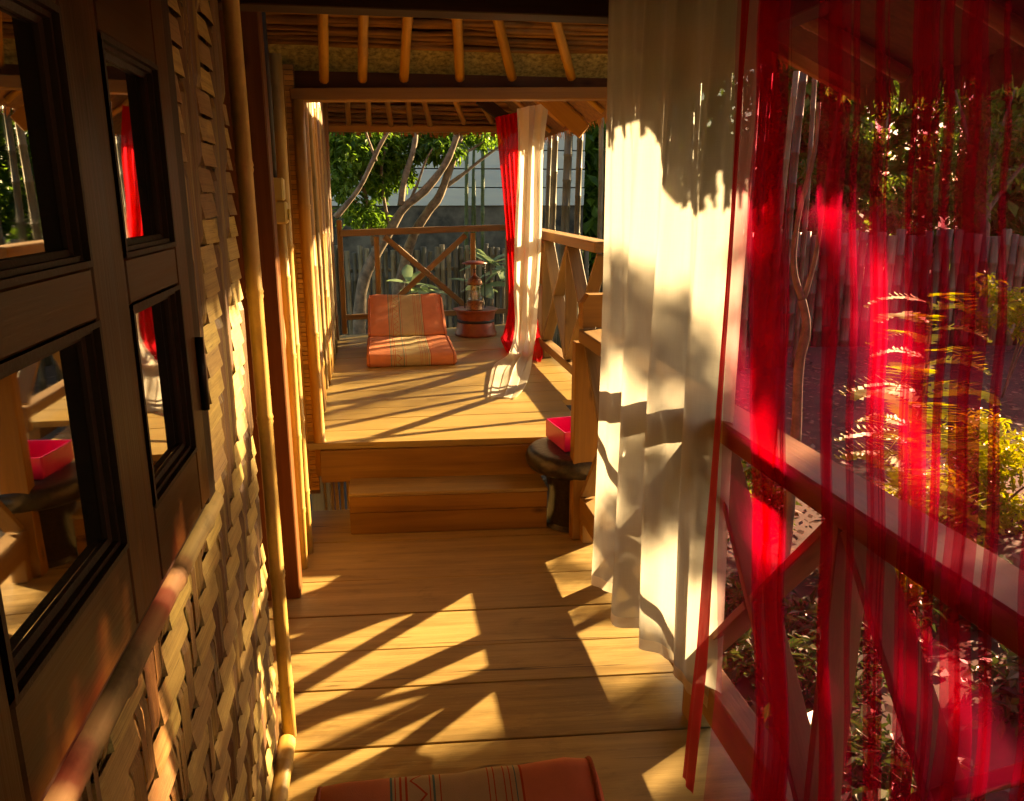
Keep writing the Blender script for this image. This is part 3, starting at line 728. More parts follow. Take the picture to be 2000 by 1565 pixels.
# ------------------------------------------------------------------ curtains
def lerp(a, b, t): return a + (b - a) * t
def white_curtain():
    t = thing("white_curtain", (0.74, 2.04, 0.3), "sheer white cotton curtain hanging in soft folds along the walkway", "curtain")
    A, B = Vector((0.655, 2.30, 0)), Vector((0.815, 1.69, 0)); d = B - A; n = Vector((-d.y, d.x, 0)).normalized()
    n = -n if n.x > 0 else n      # towards the walk
    NU, NZ = 150, 70; grid = []
    folds = [(0.10, 0.05, 0.02), (0.36, 0.045, 0.05), (0.57, 0.03, 0.045), (0.80, 0.04, 0.03)]
    def pt(u, z):
        k = 1 - (z - 0.3) / 1.75
        o = 0.0; sh = 0.0
        for (c, wd, am) in folds:
            cc = c - 0.06 * k * (1 if c > 0.2 else 0); ww = wd * (0.8 + 0.9 * k)
            o += am * (0.5 + 0.5 * k) * math.exp(-((u - cc) / ww) ** 2)
        o += 0.010 * math.sin(u * 23 + 1.0 + z * 0.8) * (0.4 + k) + 0.004 * math.sin(u * 61 + z * 2.1)
        p = A + d * u + n * o
        return Vector((p.x + 0.012 * math.sin(z * 2.0 + u * 3), p.y, z))
    def bottom(u): return 0.225 - 0.11 * u * u + 0.012 * math.sin(u * 9 + 0.5) - 0.02 * math.exp(-((u - 0.33) / 0.06) ** 2)
    HB = 0.035
    for i in range(NU + 1):
        u = i / NU; zb = bottom(u) + HB
        grid.append([pt(u, lerp(2.12, zb, j / NZ)) for j in range(NZ + 1)])
    sheet("drape", grid, M['white_cloth'], t)
    grid = [[pt(i / NU, lerp(bottom(i / NU) + HB, bottom(i / NU), j / 2)) for j in range(3)] for i in range(NU + 1)]
    sheet("hem", grid, M['hem'], t)
    tube("rod", [(0.60, 2.36, 2.125), (0.82, 1.70, 2.125)], 0.008, M['bamboo_brown'], t, 8)
white_curtain()

def red_curtain():
    t = thing("red_curtain", (0.78, 1.35, 0.05), "transparent red organza curtain with bunched pleats on the right", "curtain")
    X0 = 0.775
    def yof(px): return atx(px, 800, X0).y
    NZ = 72; zs = [lerp(2.12, 0.04, j / NZ) for j in range(NZ + 1)]
    H5 = (0, 300, 700, 1100, 1500)
    pl = [((1441, 1440, 1458, 1450, 1425), 5), ((1505, 1500, 1488, 1474, 1482), 21), ((1527, 1530, 1532, 1530, 1542), 17),
          ((1552, 1546, 1541, 1560, 1575), 5), ((1642, 1631, 1630, 1634, 1640), 12), ((1618, 1615, 1610, 1616, 1622), 4), ((1716, 1716, 1712, 1716, 1706), 5),
          ((1812, 1806, 1790, 1780, 1768), 8), ((1852, 1847, 1835, 1800, 1780), 5), ((1906, 1901, 1895, 1880, 1870), 14), ((1990, 1992, 1962, 1942, 1922), 5),
          ((2060, 2050, 2040, 2020, 2010), 12), ((2170, 2160, 2150, 2150, 2140), 12)]
    rr = random.Random(4)
    for q in range(12):          # finer chance creases
        c0 = rr.uniform(1425, 2050); pl.append((tuple(c0 + rr.uniform(-14, 14) for _ in range(5)), rr.uniform(1.2, 3.0)))
    ropes = []
    for xs, hw in pl:
        mpp = abs(yof(xs[2] + 5) - yof(xs[2] - 5)) / 10
        cl = sorted((atx(px, py, X0).z, atx(px, py, X0).y) for px, py in zip(xs, H5))
        ropes.append((yof(xs[2]), 2.1 * hw * mpp, cl, rr.uniform(0, 6.28), rr.uniform(0.7, 1.6), hw < 4))
    def cy(cl, z):
        if z <= cl[0][0]: return cl[0][1]
        for (za, ya), (zb, yb) in zip(cl, cl[1:]):
            if z <= zb:
                f = (z - za) / (zb - za); f = f * f * (3 - 2 * f); return lerp(ya, yb, f)
        return cl[-1][1]
    y0, y1 = yof(1406), yof(2300); base = [lerp(y0, y1, i / 260) for i in range(261)]
    for (sc, w_, cl, ph, fr, thin) in ropes:             # finer columns where the cloth is bunched
        base += [sc + w_ * x_ for x_ in [(-2.2 + 4.4 * i / 60) for i in range(61)]]
    base = sorted((v for v in base if y1 <= v <= y0), reverse=True)
    grid = [[] for _ in base]
    for z in zs:
        k = 1 - z / 2.12
        pre = []
        for (sc, w_, cl, ph, fr, thin) in ropes:
            amp = 1.0 + 0.30 * math.sin(z * 2.1 * fr + ph) + 0.12 * math.sin(z * 5.3 + 2 * ph)
            if thin: amp *= max(0.0, 0.55 + 0.75 * math.sin(z * 1.7 * fr + ph))
            pre.append((sc, w_, cy(cl, z) - sc, amp, ph))
        for i, s_ in enumerate(base):
            yy, xx = s_, X0 + 0.006 * math.sin(s_ * 19 + z * 0.6); dsum = wsum = dmax = 0.0
            for (sc, w_, dr, amp, ph) in pre:
                x_ = (s_ - sc) / w_
                if abs(x_) < 8:
                    g_ = math.exp(-(x_ / 3.0) ** 2) * w_; dsum += dr * g_; wsum += g_; dmax = max(dmax, g_ / w_)
                if abs(x_) < 3:
                    e = math.exp(-x_ * x_)
                    yy += amp * w_ * (-2.1 * x_ * e + 0.62 * math.sin(8.5 * x_ + 0.6 * math.sin(z * 2 + ph)) * e)
                    xx += 0.006 * x_ * e * (1 + k)
            if wsum > 0: yy += dsum / wsum * dmax
            tr_ = max(0.0, 0.34 - z)
            grid[i].append(Vector((xx - 0.22 * tr_, yy - 0.36 * tr_, z)))
    sheet("drape", grid, M['red_cloth'], t)
    g2 = []
    for i in range(9):               # sequinned border down the leading edge, twisting as it falls
        g2.append([Vector((X0 - 0.010 + 0.004 * math.sin(i * 1.1 + z_ * 2) - 0.22 * max(0.0, 0.34 - z_), atx(1412, 800, X0).y - 0.36 * max(0.0, 0.34 - z_) + 0.075 * (0.5 - i / 8) * (0.60 + 0.40 * math.sin(z_ * 2.9 + 0.6)) + 0.006 * math.sin(z_ * 3.4), z_)) for z_ in zs])
    sheet("border", g2, M['red_hem'], t)
    tube("rod", [(0.775, 1.90, 2.125), (0.775, 0.55, 2.125)], 0.008, M['bamboo_brown'], t, 8)
red_curtain()

def ribbon(name, label, rows, mat, fold_n, fold_a, NU=60, sub=6):
    """gathered curtain: rows of (left point, right point, fold depth vector), swept with pleats"""
    grid = [[] for _ in range(NU + 1)]
    rws = []
    n = len(rows)
    for i in range(n - 1):
        for s in range(sub):
            f = s / sub
            p = [rows[max(i - 1, 0)], rows[i], rows[i + 1], rows[min(i + 2, n - 1)]]
            def cr(k):
                a, b, c, d = [Vector(q[k]) for q in p]
                return 0.5 * ((2 * b) + (c - a) * f + (2 * a - 5 * b + 4 * c - d) * f * f + (3 * b - a - 3 * c + d) * f ** 3)
            rws.append((cr(0), cr(1), cr(2)))
    rws.append(tuple(Vector(q) for q in rows[-1]))
    for j, (l, r, nrm) in enumerate(rws):
        for i in range(NU + 1):
            u = i / NU
            ph = u * fold_n * 2 * math.pi
            uu = u + 0.35 / fold_n / 2 * math.sin(ph * 2) * 0.5
            grid[i].append(l.lerp(r, uu) + nrm * (fold_a * (math.sin(ph + 0.2 * math.sin(j * 0.35)) + 0.35 * math.sin(ph * 2.3 + 1 + j * .04))))
    o = sheet(name, grid, mat)
    return tag(o, label, "curtain")
def row(pl, pr_, y_, nrm=(0.0, 1, 0), dz=None):
    return (aty(pl[0], pl[1], y_), aty(pr_[0], pr_[1], y_), nrm)
def rowz(pl, pr_, z_, nrm):
    return (atz(pl[0], pl[1], z_), atz(pr_[0], pr_[1], z_), nrm)
ribbon("white_curtain", "white curtain gathered on the upper deck, its foot trailing over the boards",
       [row((1010, 212), (1076, 200), 4.95), row((1013, 300), (1064, 300), 4.97), row((1006, 450), (1061, 450), 5.0), row((1004, 560), (1055, 560), 5.02),
        row((1005, 640), (1048, 640), 5.0, (0.3, .9, 0.1)), rowz((994, 690), (1042, 694), 0.40, (0.1, .3, 0.5)), rowz((966, 712), (1037, 730), 0.378, (0.0, 0.05, 0.25)),
        rowz((956, 745), (1027, 757), 0.372, (0, 0, 0.16)), rowz((952, 775), (1010, 777), 0.368, (0, 0, 0.10))], M['white_far'], 2.3, 0.030)
ribbon("red_curtain", "bright red curtain gathered at the far right corner of the upper deck",
       [row((968, 229), (1013, 219), 5.55), row((975, 300), (1020, 300), 5.57), row((984, 400), (1022, 400), 5.6), row((991, 500), (1030, 500), 5.6),
        row((993, 600), (1045, 600), 5.6), row((984, 648), (1055, 650), 5.55), rowz((978, 664), (1060, 690), 0.40, (0, 0.2, 0.5)), rowz((990, 690), (1056, 707), 0.372, (0, 0, 0.2))], M['red_far'], 5, 0.030)

# ------------------------------------------------------------------ floor chairs
def pad(name, prof, x0, x1, mat, parent, origin, vstart):
    """cushion swept across X from a side outline; rounded and slightly puffed"""
    n = 14; bm = bmesh.new(); uvl = bm.loops.layers.uv.new("UVMap"); rings = []
    per = [0.0]
    for i in range(1, len(prof) + 1):
        a, b = prof[i - 1], prof[i % len(prof)]; per.append(per[-1] + math.hypot(b[0] - a[0], b[1] - a[1]))
    cy_ = sum(p[0] for p in prof) / len(prof); cz_ = sum(p[1] for p in prof) / len(prof)
    us = [0, 0.012, 0.04, 0.12, 0.26, 0.40, 0.5, 0.6, 0.72, 0.88, 0.96, 0.988, 1.0]
    for u in us:
        e = min(u, 1 - u); k = 0.80 + 0.20 * min(1, (e / 0.05)) ** 0.5 if e < 0.05 else 1.0
        puff = 0.002 * math.sin(u * 9) + 0.0025 * math.sin(u * 23) + 0.0015 * math.sin(u * 57)
        ring = []
        for (yy, zz) in prof:
            ring.append(bm.verts.new((x0 + (x1 - x0) * u, cy_ + (yy - cy_) * (0.96 + 0.04 * k), cz_ + (zz - cz_) * k + puff * (1 if zz > cz_ else 0))))
        rings.append(ring)
    m_ = len(prof)
    for i in range(len(us) - 1):
        for j in range(m_):
            f = bm.faces.new((rings[i][j], rings[i][(j + 1) % m_], rings[i + 1][(j + 1) % m_], rings[i + 1][j])); f.smooth = True
            for lp, (ui, vj) in zip(f.loops, ((us[i], per[j]), (us[i], per[j + 1]), (us[i + 1], per[j + 1]), (us[i + 1], per[j]))):
                lp[uvl].uv = (ui, (vj + vstart))
    for ring in (rings[0], rings[-1][::-1]):
        f = bm.faces.new(ring)
        for lp in f.loops: lp[uvl].uv = (0.05, lp.vert.co.y)
    bmesh.ops.recalc_face_normals(bm, faces=bm.faces)
    me = bpy.data.meshes.new(name); bm.to_mesh(me); bm.free()
    o = link(name, me, mat, parent, Matrix.Translation(origin))
    for u, sg in ((0.03, 1), (0.97, -1)):      # corded seam round each side
        loop = [Vector((x0 + (x1 - x0) * u, cy_ + (yy - cy_) * 0.995, cz_ + (zz - cz_) * 0.985)) for yy, zz in prof]
        loop.append(loop[0]); V_, F_ = tubegeo(loop, 0.0045, 6, False)
        link("piping", mesh("piping", V_, F_, True), M['piping'], o, Matrix.Translation(origin))
    return o
def rounded(poly, r=0.03, k=4):
    out = []
    n = len(poly)
    for i in range(n):
        p, a, b = Vector(poly[i]), Vector(poly[i - 1]), Vector(poly[(i + 1) % n])
        da, db = (a - p), (b - p); rr = min(r, da.length * 0.45, db.length * 0.45)
        s, e = p + da.normalized() * rr, p + db.normalized() * rr
        for q in range(k + 1):
            f = q / k; out.append(tuple((s * (1 - f) ** 2 + p * 2 * f * (1 - f) + e * f * f)))
    # add points on long edges
    res = []
    for i in range(len(out)):
        a, b = Vector(out[i]), Vector(out[(i + 1) % len(out)]); res.append(tuple(a)); L = (b - a).length
        for q in range(1, int(L / 0.08) + 1): res.append(tuple(a.lerp(b, q / (int(L / 0.08) + 1))))
    return res
def floor_chair(origin, x0, x1, label, rot=0.0):
    t = thing("floor_chair", origin, label, "floor cushion", "folding floor chairs with striped covers")
    pad("seat", rounded([(0.0, 0.0), (0.62, 0.0), (0.68, 0.075), (0.60, 0.108), (0.0, 0.085)], 0.04), x0, x1, M['seat'], t, origin, 0.0)
    pad("backrest", rounded([(0.665, 0.0), (0.80, 0.0), (1.10, 0.30), (1.045, 0.372), (0.62, 0.108), (0.69, 0.075)], 0.045), x0 + 0.005, x1 - 0.01, M['seat'], t, origin, 0.013)
    return t
floor_chair(Vector((0.19, 5.20, DZ)), -0.295, 0.295, "orange striped folding floor chair standing on the upper deck")
floor_chair(Vector((0.115, 0.285, 0.0)), -0.29, 0.29, "orange striped folding floor chair cut off by the lower picture edge")

# ------------------------------------------------------------------ pot stand and lantern
c = Vector((0.757, 6.40, DZ))
pt = thing("pot_stand", c, "round red lacquered drum-shaped stand in the far corner of the deck", "stand")
lathe("body", [(0.165, 0), (0.172, 0.012), (0.168, 0.03), (0.158, 0.05), (0.155, 0.075), (0.148, 0.10), (0.146, 0.115), (0.148, 0.13), (0.150, 0.145), (0.155, 0.17), (0.160, 0.19), (0.176, 0.205), (0.180, 0.215), (0.172, 0.217), (0.150, 0.205), (0.0, 0.200)], c, M['terracotta'], pt)
lathe("band", [(0.146, 0.108), (0.153, 0.112), (0.155, 0.120), (0.153, 0.128), (0.147, 0.132)], c, M['black'], pt)
lc = c + Vector((-0.005, 0.0, 0.2015))
ln = thing("lantern", lc, "glass and copper lantern standing on the red stand", "lantern")
lathe("base", [(0.066, 0), (0.068, 0.01), (0.064, 0.016), (0.064, 0.072), (0.067, 0.08), (0.0, 0.081)], lc, M['copper'], ln, 24)
lathe("glass", [(0.061, 0.082), (0.062, 0.10), (0.062, 0.20), (0.060, 0.215)], lc, M['clear'], ln, 24)
lathe("dome", [(0.064, 0.205), (0.066, 0.215), (0.058, 0.24), (0.042, 0.262), (0.020, 0.276), (0.014, 0.29), (0.014, 0.33), (0.0, 0.332)], lc, M['copper'], ln, 24)
for sx in (-1, 1): tube("rod", [lc + Vector((sx * 0.082, 0, 0.02)), lc + Vector((sx * 0.082, 0, 0.375))], 0.0045, M['iron'], ln, 6)
lathe("crown", [(0.0, 0.375), (0.10, 0.372), (0.102, 0.378), (0.06, 0.392), (0.02, 0.398), (0.0, 0.40)], lc, M['terracotta'], ln, 24)
lathe("candle", [(0.022, 0.082), (0.022, 0.15), (0.0, 0.151)], lc, M['white_far'], ln, 12)

# ------------------------------------------------------------------ stool and box
sc_ = Vector((0.845, 3.335, -0.03))
so_ = thing("stool", sc_, "black wicker mushroom stool beside the step, behind the railing post", "stool")
prof = [(0.150, 0.032), (0.155, 0.045), (0.140, 0.05), (0.128, 0.11), (0.126, 0.17), (0.132, 0.23), (0.142, 0.29)]
V, Fc = [], []
# body: stacked wicker rings
pr2 = []
for i in range(30):
    f = i / 29 * (len(prof) - 1); a = min(int(f), len(prof) - 2); q = f - a
    r = lerp(prof[a][0], prof[a + 1][0], q); z = lerp(prof[a][1], prof[a + 1][1], q)
    pr2 += [(r - 0.0035, z), (r + 0.002, z + 0.0035)]
lathe("body", pr2, sc_, M['wicker'], so_, 40)
top = [(0.142, 0.292), (0.19, 0.300)]
for i in range(12):
    a = -math.pi / 2 + math.pi * i / 11; top.append((0.195 + 0.035 * math.cos(a), 0.345 + 0.045 * math.sin(a) ))
top += [(0.17, 0.394), (0.10, 0.398), (0.0, 0.399)]
lathe("top", top, sc_, M['wicker'], so_, 48)
bc = Vector((0.865, 3.36, 0.3705))
pb = thing("tray_box", bc, "open magenta box resting on the black stool", "box")
rot = Matrix.Translation(bc) @ Matrix.Rotation(R(8), 4, 'Z')
def pbx(name, lo, hi):
    lo, hi = Vector(lo), Vector(hi); me = boxmesh(*(hi - lo), 0.002)
    link(name, me, M['pink'], pb, rot @ Matrix.Translation((lo + hi) / 2))
pbx("bottom", (-0.115, -0.115, 0.0), (0.115, 0.115, 0.006))
pbx("side", (-0.12, -0.12, 0.007), (0.12, -0.113, 0.092)); pbx("side", (-0.12, 0.113, 0.007), (0.12, 0.12, 0.092))
pbx("side", (-0.12, -0.111, 0.007), (-0.113, 0.111, 0.0915)); pbx("side", (0.113, -0.111, 0.007), (0.12, 0.111, 0.0915))

# ------------------------------------------------------------------ the garden behind
hs = thing("neighbour_house", (1.0, 12.6, -0.4), "pale blue house wall of wide lap siding beyond the garden", "house")
zz = aty(900, 403, 12.5).z
for i in range(11):
    h = 0.275
    m, L = frame_from((-3.2, 12.5, zz + i * h + h / 2), (3.2, 12.5, zz + i * h + h / 2))
    o = link("siding_board", boxmesh(6.4, 0.03, 0.256, 0.004), M['siding'], hs, m @ Matrix.Rotation(R(5), 4, 'X'))  # gaps between boards show the dark core, standing in for lap shadows
box("wall_base", (-3.2, 12.53, -0.4), (3.2, 12.75, zz + 0.002), M['mossy'], hs, 'x', 0)
box("wall_core", (-3.2, 12.56, zz + 0.004), (3.2, 12.75, zz + 3.1), M['mossy'], hs, 'x', 0)

def slat_fence(name, label, p0, p1, z0, z1, pitch, wd, mat, seed, group=None):
    p0, p1 = Vector(p0), Vector(p1); L = (p1 - p0).length; d = (p1 - p0) / L
    t = thing(name, (p0 + p1) / 2 + Vector((0, 0, z0)), label, "fence", group); rg = random.Random(seed)
    n = int(L / pitch); ang = math.atan2(d.y, d.x); back = Vector((-d.y, d.x, 0)) * 0.03
    for i in range(n):
        p = p0 + d * (i + 0.5) * pitch
        h = z1 + rg.uniform(-0.05, 0.05)
        culm("slat", (p.x, p.y, z0), (p.x + rg.uniform(-.012, .012), p.y, h), wd * rg.uniform(0.42, 0.55), M[rg.choice(mat)], t, 0.004, 0.35, 6, rg)
    for f in (0.25, 0.8):
        z = lerp(z0, z1, f); culm("cross_pole", p0 + back + Vector((0, 0, z)), p1 + back + Vector((0, 0, z)), 0.025, M[mat[0]], t, 0, 0.5, 7, rg)
    return t
slat_fence("bamboo_fence", "low fence of split bamboo behind the back railing", (-1.6, 9.6, 0), (2.6, 9.8, 0), -0.4, 0.86, 0.075, 0.07, ('bamboo_grey', 'stake', 'bamboo_grey'), 41)
slat_fence("bamboo_fence", "long bamboo fence across the garden seen through the red curtain", (2.9, 9.6, 0), (12.5, 8.4, 0), -0.4, 1.02, 0.12, 0.115, ('stake', 'stake', 'bamboo_grey'), 42)

# tall dark stakes right of the far curtain
rg = random.Random(43)
sp = thing("stake_palisade", (2.2, 8.2, -0.4), "palisade of tall dark uneven bamboo stakes beyond the deck railing", "fence")
x = 1.45
while x < 4.6:
    r = rg.uniform(0.022, 0.045); lean = rg.uniform(-0.10, 0.10); yb = 8.1 + rg.uniform(-.12, .12)
    culm("stake", (x, yb, -0.4), (x + lean, yb + rg.uniform(-.05, .05), rg.uniform(2.2, 3.0)), r, M[rg.choice(('stake', 'stake', 'bamboo_grey'))], sp, 0.03, 0.3, 7, rg)
    x += r * 2 + rg.uniform(0.015, 0.11)

# ------------------------------------------------------------------ plants
def leaf_cloud(rg, blobs, n, size, droop=0.3, aspect=0.42):
    """leaf-sized bent blades spread through clumps: [(centre, radii)]"""
    V, Fc = [], []
    wts = [b[1][0] * b[1][1] * b[1][2] for b in blobs]
    for q in range(n):
        c, rad = rg.choices(blobs, wts)[0]
        while True:
            v = Vector((rg.uniform(-1, 1), rg.uniform(-1, 1), rg.uniform(-1, 1)))
            if 0.15 < v.length < 1: break
        v = v * (0.75 + 0.25 * rg.random()) 
        p = Vector(c) + Vector((v.x * rad[0], v.y * rad[1], v.z * rad[2]))
        L = size * rg.uniform(0.6, 1.3)
        d = Vector((rg.uniform(-1, 1), rg.uniform(-1, 1), rg.uniform(-0.8, 0.4) - droop)).normalized()
        s = d.cross(Vector((rg.uniform(-.5, .5), rg.uniform(-.5, .5), 1))).normalized() * L * aspect * 0.5
        nr_ = s.cross(d).normalized() * L * 0.08
        b = len(V); V += [p, p + d * L * 0.5 + s + nr_, p + d * L - nr_, p + d * L * 0.5 - s + nr_]
        Fc += [(b, b + 1, b + 2), (b, b + 2, b + 3)]
    return V, Fc
def poly_px(pts, Y, dy=0.0):
    return [aty(px, py, Y + dy * i) for i, (px, py) in enumerate(pts)]
def smooth_path(pts, k=4):
    out = []; n = len(pts)
    for i in range(n - 1):
        a, b, c, d = pts[max(i - 1, 0)], pts[i], pts[i + 1], pts[min(i + 2, n - 1)]
        for s in range(k):
            f = s / k; out.append(0.5 * ((2 * b) + (c - a) * f + (2 * a - 5 * b + 4 * c - d) * f * f + (3 * b - a - 3 * c + d) * f ** 3))
    out.append(pts[-1]); return out
def limb(name, pts, r0, r1, mat, parent, n=8):
    ps = smooth_path(pts); rg_ = random.Random(len(ps) + int(r0 * 1e5))
    rs = [lerp(r0, r1, i / (len(ps) - 1)) * 0.8 * rg_.uniform(0.9, 1.12) for i in range(len(ps))]
    return tube(name, ps, rs, mat, parent, n)

base = aty(700, 700, 8.4); base.z = -0.4
tr = thing("garden_tree", base, "spreading leafy tree with many bare pale limbs behind the back railing", "tree")
def L1(pts, r0, r1, Y=8.4, dy=0.0): return limb("limb", poly_px(pts, Y, dy), r0, r1, M['bark'], tr)
limb("trunk", [base] + poly_px([(705, 575), (733, 498), (765, 445)], 8.4), 0.085, 0.06, M['bark'], tr, 10)
L1([(765, 445), (790, 405), (830, 372), (870, 320), (893, 262), (905, 200)], 0.06, 0.035)
L1([(783, 402), (790, 350), (808, 290), (815, 230)], 0.045, 0.028, 8.4, 0.05)
L1([(800, 392), (815, 360), (830, 318), (845, 290)], 0.020, 0.01, 8.4, -0.05)
limb("limb", poly_px([(762, 640), (800, 480), (835, 415), (860, 380), (888, 300), (912, 225)], 8.9), 0.075, 0.04, M['bark'], tr)
L1([(866, 368), (905, 340), (945, 308), (985, 280)], 0.030, 0.014, 8.9, 0.1)
L1([(892, 302), (925, 290), (958, 262)], 0.024, 0.012, 8.9, 0.1)
L1([(655, 425), (700, 370), (730, 310), (750, 270), (775, 235)], 0.034, 0.018, 8.0)
L1([(730, 480), (715, 390), (700, 330), (688, 300), (650, 268)], 0.035, 0.02, 8.6)
L1([(762, 452), (750, 390), (745, 330), (755, 280)], 0.026, 0.014, 8.6)
L1([(688, 300), (700, 270), (712, 235)], 0.02, 0.012, 8.6)
L1([(735, 315), (722, 280), (712, 250)], 0.018, 0.01, 8.0)
rg = random.Random(51)
blobs = []
for (px, py, rx, rz, Y) in ((690, 300, 0.32, 0.25, 8.6), (740, 300, 0.30, 0.28, 8.9), (670, 350, 0.22, 0.25, 8.5), (775, 330, 0.22, 0.26, 9.0), (820, 285, 0.28, 0.2, 9.1), (700, 260, 0.5, 0.25, 8.8),
                            (870, 290, 0.25, 0.18, 9.0), (700, 415, 0.25, 0.16, 8.6), (735, 360, 0.18, 0.2, 8.8), (950, 270, 0.2, 0.12, 9.3), (840, 255, 0.7, 0.2, 9.2), (660, 290, 0.25, 0.3, 8.7), (745, 430, 0.14, 0.1, 8.7)):
    p = aty(px, py, Y); blobs.append((p, (rx, 0.45, rz)))
V, Fc = leaf_cloud(rg, blobs, 7500, 0.10)
link("crown", mesh("crown", V, Fc), M['leaf'], tr)

# bamboo stems right of the tree
for i, (px, top_, bot, lean, lab) in enumerate(((905, 262, 640, 6, ''), (914, 230, 640, -2, ''), (925, 230, 640, 2, ''), (944, 230, 640, 0, ''), (932, 350, 640, -6, ''))):
    a, b = aty(px, bot, 10.4), aty(px + lean, top_, 10.4); a.z = -0.4
    if i == 0: cl_ = thing("bamboo_clump", (a.x, a.y, -0.4), "clump of slim green bamboo stems before the pale blue siding", "bamboo")
    culm("stem", a, b, 0.018 + 0.006 * (i % 2), M['green_stem'], cl_, 0.02, 0.35, 7)

def broad_leaf_mesh(L=0.27, W=0.125, seed=0):
    rg = random.Random(seed); V, Fc = [], []
    K = 7
    for i in range(K):
        f = i / (K - 1); w_ = W * 0.5 * (math.sin(math.pi * min(1, f * 0.92 + 0.06)) ** 0.7) * (0.45 + 0.7 * f if f < .8 else 1.0 - (f - .8) * 3.2)
        w_ = max(w_, 0.002); x = L * f; z = -0.10 * L * (f * f) * 1.6
        V += [(x, -w_, z + w_ * 0.25), (x, 0, z), (x, w_, z + w_ * 0.25)]
    for i in range(K - 1):
        b = i * 3; Fc += [(b, b + 1, b + 4, b + 3), (b + 1, b + 2, b + 5, b + 4)]
    return mesh("leaf", V, Fc, True)
LEAF = broad_leaf_mesh()
LEAF.materials.append(M['leaf_broad'])
def broad_plant(stems, label, seed, scale=1.0):
    rg = random.Random(seed)
    p0 = Vector(stems[0][0]); t = thing("broad_leaf_plant", (p0.x, p0.y, -0.4), label, "plant", "broad-leaved plants behind the railing")
    for (tip, n) in stems:
        tip = Vector(tip); root = Vector((p0.x + (tip.x - p0.x) * 0.3, p0.y, -0.4))
        limb("stem", [root, root.lerp(tip, 0.5) + Vector((0.02, 0, 0.03)), tip], 0.018, 0.010, M['bark'], t, 7)
        for i in range(n):
            a = 2 * math.pi * (i + rg.uniform(-.2, .2)) / n; el = rg.uniform(-0.25, 0.75); s = rg.uniform(0.75, 1.15) * scale
            m = Matrix.Translation(tip) @ Matrix.Rotation(a, 4, 'Z') @ Matrix.Rotation(-el, 4, 'Y') @ Matrix.Rotation(rg.uniform(-.5, .5), 4, 'X') @ Matrix.Scale(s, 4)
            link("leaf", LEAF, None, t, m)
    return t
broad_plant([(aty(958, 515, 7.5), 9), (aty(940, 560, 7.4), 8), (aty(985, 530, 7.6), 7)], "frangipani-like plant with broad sunlit leaves beside the lantern", 61, 1.15)
broad_plant([(aty(800, 555, 7.5), 7), (aty(835, 570, 7.45), 7)], "low broad-leaved plant between the far floor chair and the railing", 62, 0.95)

# bushes and trees through the red curtain
def fern(px, top_py, foot_py, Y, label, seed, mat='leaf_lit', spread=0.3, n_fr=9):
    rg = random.Random(seed); top_ = aty(px, top_py, Y); foot = Vector((top_.x, Y, -0.4))
    t = thing("fern_shrub", foot, label, "shrub", "lime green shrubs in the garden")
    limb("stem", [foot, foot.lerp(top_, 0.5) + Vector((0.03, 0, 0)), top_], 0.014, 0.005, M['green_stem'], t, 6)
    H = top_.z + 0.4; k = 0
    for f in range(n_fr):
        z0 = foot.lerp(top_, 0.30 + 0.70 * f / (n_fr - 1)); a = k * 2.4 + rg.uniform(-.4, .4); k += 1
        L = spread * rg.uniform(0.75, 1.2) * (1.15 - 0.5 * f / n_fr)
        V, Fc = [], []
        d = Vector((math.cos(a), math.sin(a), 0.45))
        side = Vector((-math.sin(a), math.cos(a), 0))
        ps = [z0 + d * L * s + Vector((0, 0, -0.55 * L * s * s)) for s in [i / 12 for i in range(13)]]
        for i in range(1, 13):
            for sg in (-1, 1):
                l2 = L * 0.36 * math.sin(math.pi * (0.15 + 0.8 * i / 13)); tip = ps[i] + side * sg * l2 + d * l2 * 0.35 + Vector((0, 0, -0.08 * l2 + rg.uniform(-.01, .01)))
                mid = ps[i].lerp(tip, 0.5); wv = d.normalized() * L * 0.05
                b = len(V); V += [ps[i], mid + wv, tip, mid - wv]; Fc += [(b, b + 1, b + 2), (b, b + 2, b + 3)]
        V2, F2 = tubegeo(ps, 0.003, 4); off_ = len(V); V += V2; Fc += [tuple(i + off_ for i in q) for q in F2]
        link("frond", mesh("frond", V, Fc), M[mat], t)
    return t
fern(1820, 580, 1000, 4.1, "tall feathery lime shrub standing clear before the bamboo fence", 71, spread=0.42, n_fr=24)
fern(1775, 820, 1100, 3.6, "short feathery lime shrub at the foot of the tall one", 72, spread=0.36, n_fr=16)
def bush(loc, rad, n, label, seed, mat='leaf_lit', size=0.06):
    rg = random.Random(seed); loc = Vector(loc); t = thing("garden_bush", (loc.x, loc.y, -0.4), label, "bush", "bushes in the garden")
    for i in range(5):
        a = rg.uniform(0, 6.28); tip = loc + Vector((math.cos(a) * rad[0] * .6, math.sin(a) * rad[1] * .6, rad[2] * 0.4))
        limb("stem", [Vector((loc.x, loc.y, -0.4)), Vector((loc.x, loc.y, -0.4)).lerp(tip, .5) + Vector((0, 0, .05)), tip], 0.012, 0.004, M['bark'], t, 5)
    blobs = []
    for i in range(14):
        v = Vector((rg.uniform(-1, 1), rg.uniform(-1, 1), rg.uniform(-1, 1)))
        blobs.append((loc + Vector((v.x * rad[0] * .75, v.y * rad[1] * .75, v.z * rad[2] * .75)), (rad[0] * .42, rad[1] * .42, rad[2] * .36)))
    V, Fc = leaf_cloud(rg, blobs, n, size, 0.1)
    link("foliage", mesh("foliage", V, Fc), M[mat], t)
    return t
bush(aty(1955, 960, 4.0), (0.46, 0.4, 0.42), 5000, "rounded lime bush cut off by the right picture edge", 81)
bush(aty(1880, 1010, 3.8), (0.32, 0.3, 0.34), 3000, "small lime bush between the feathery shrub and the right edge", 82)
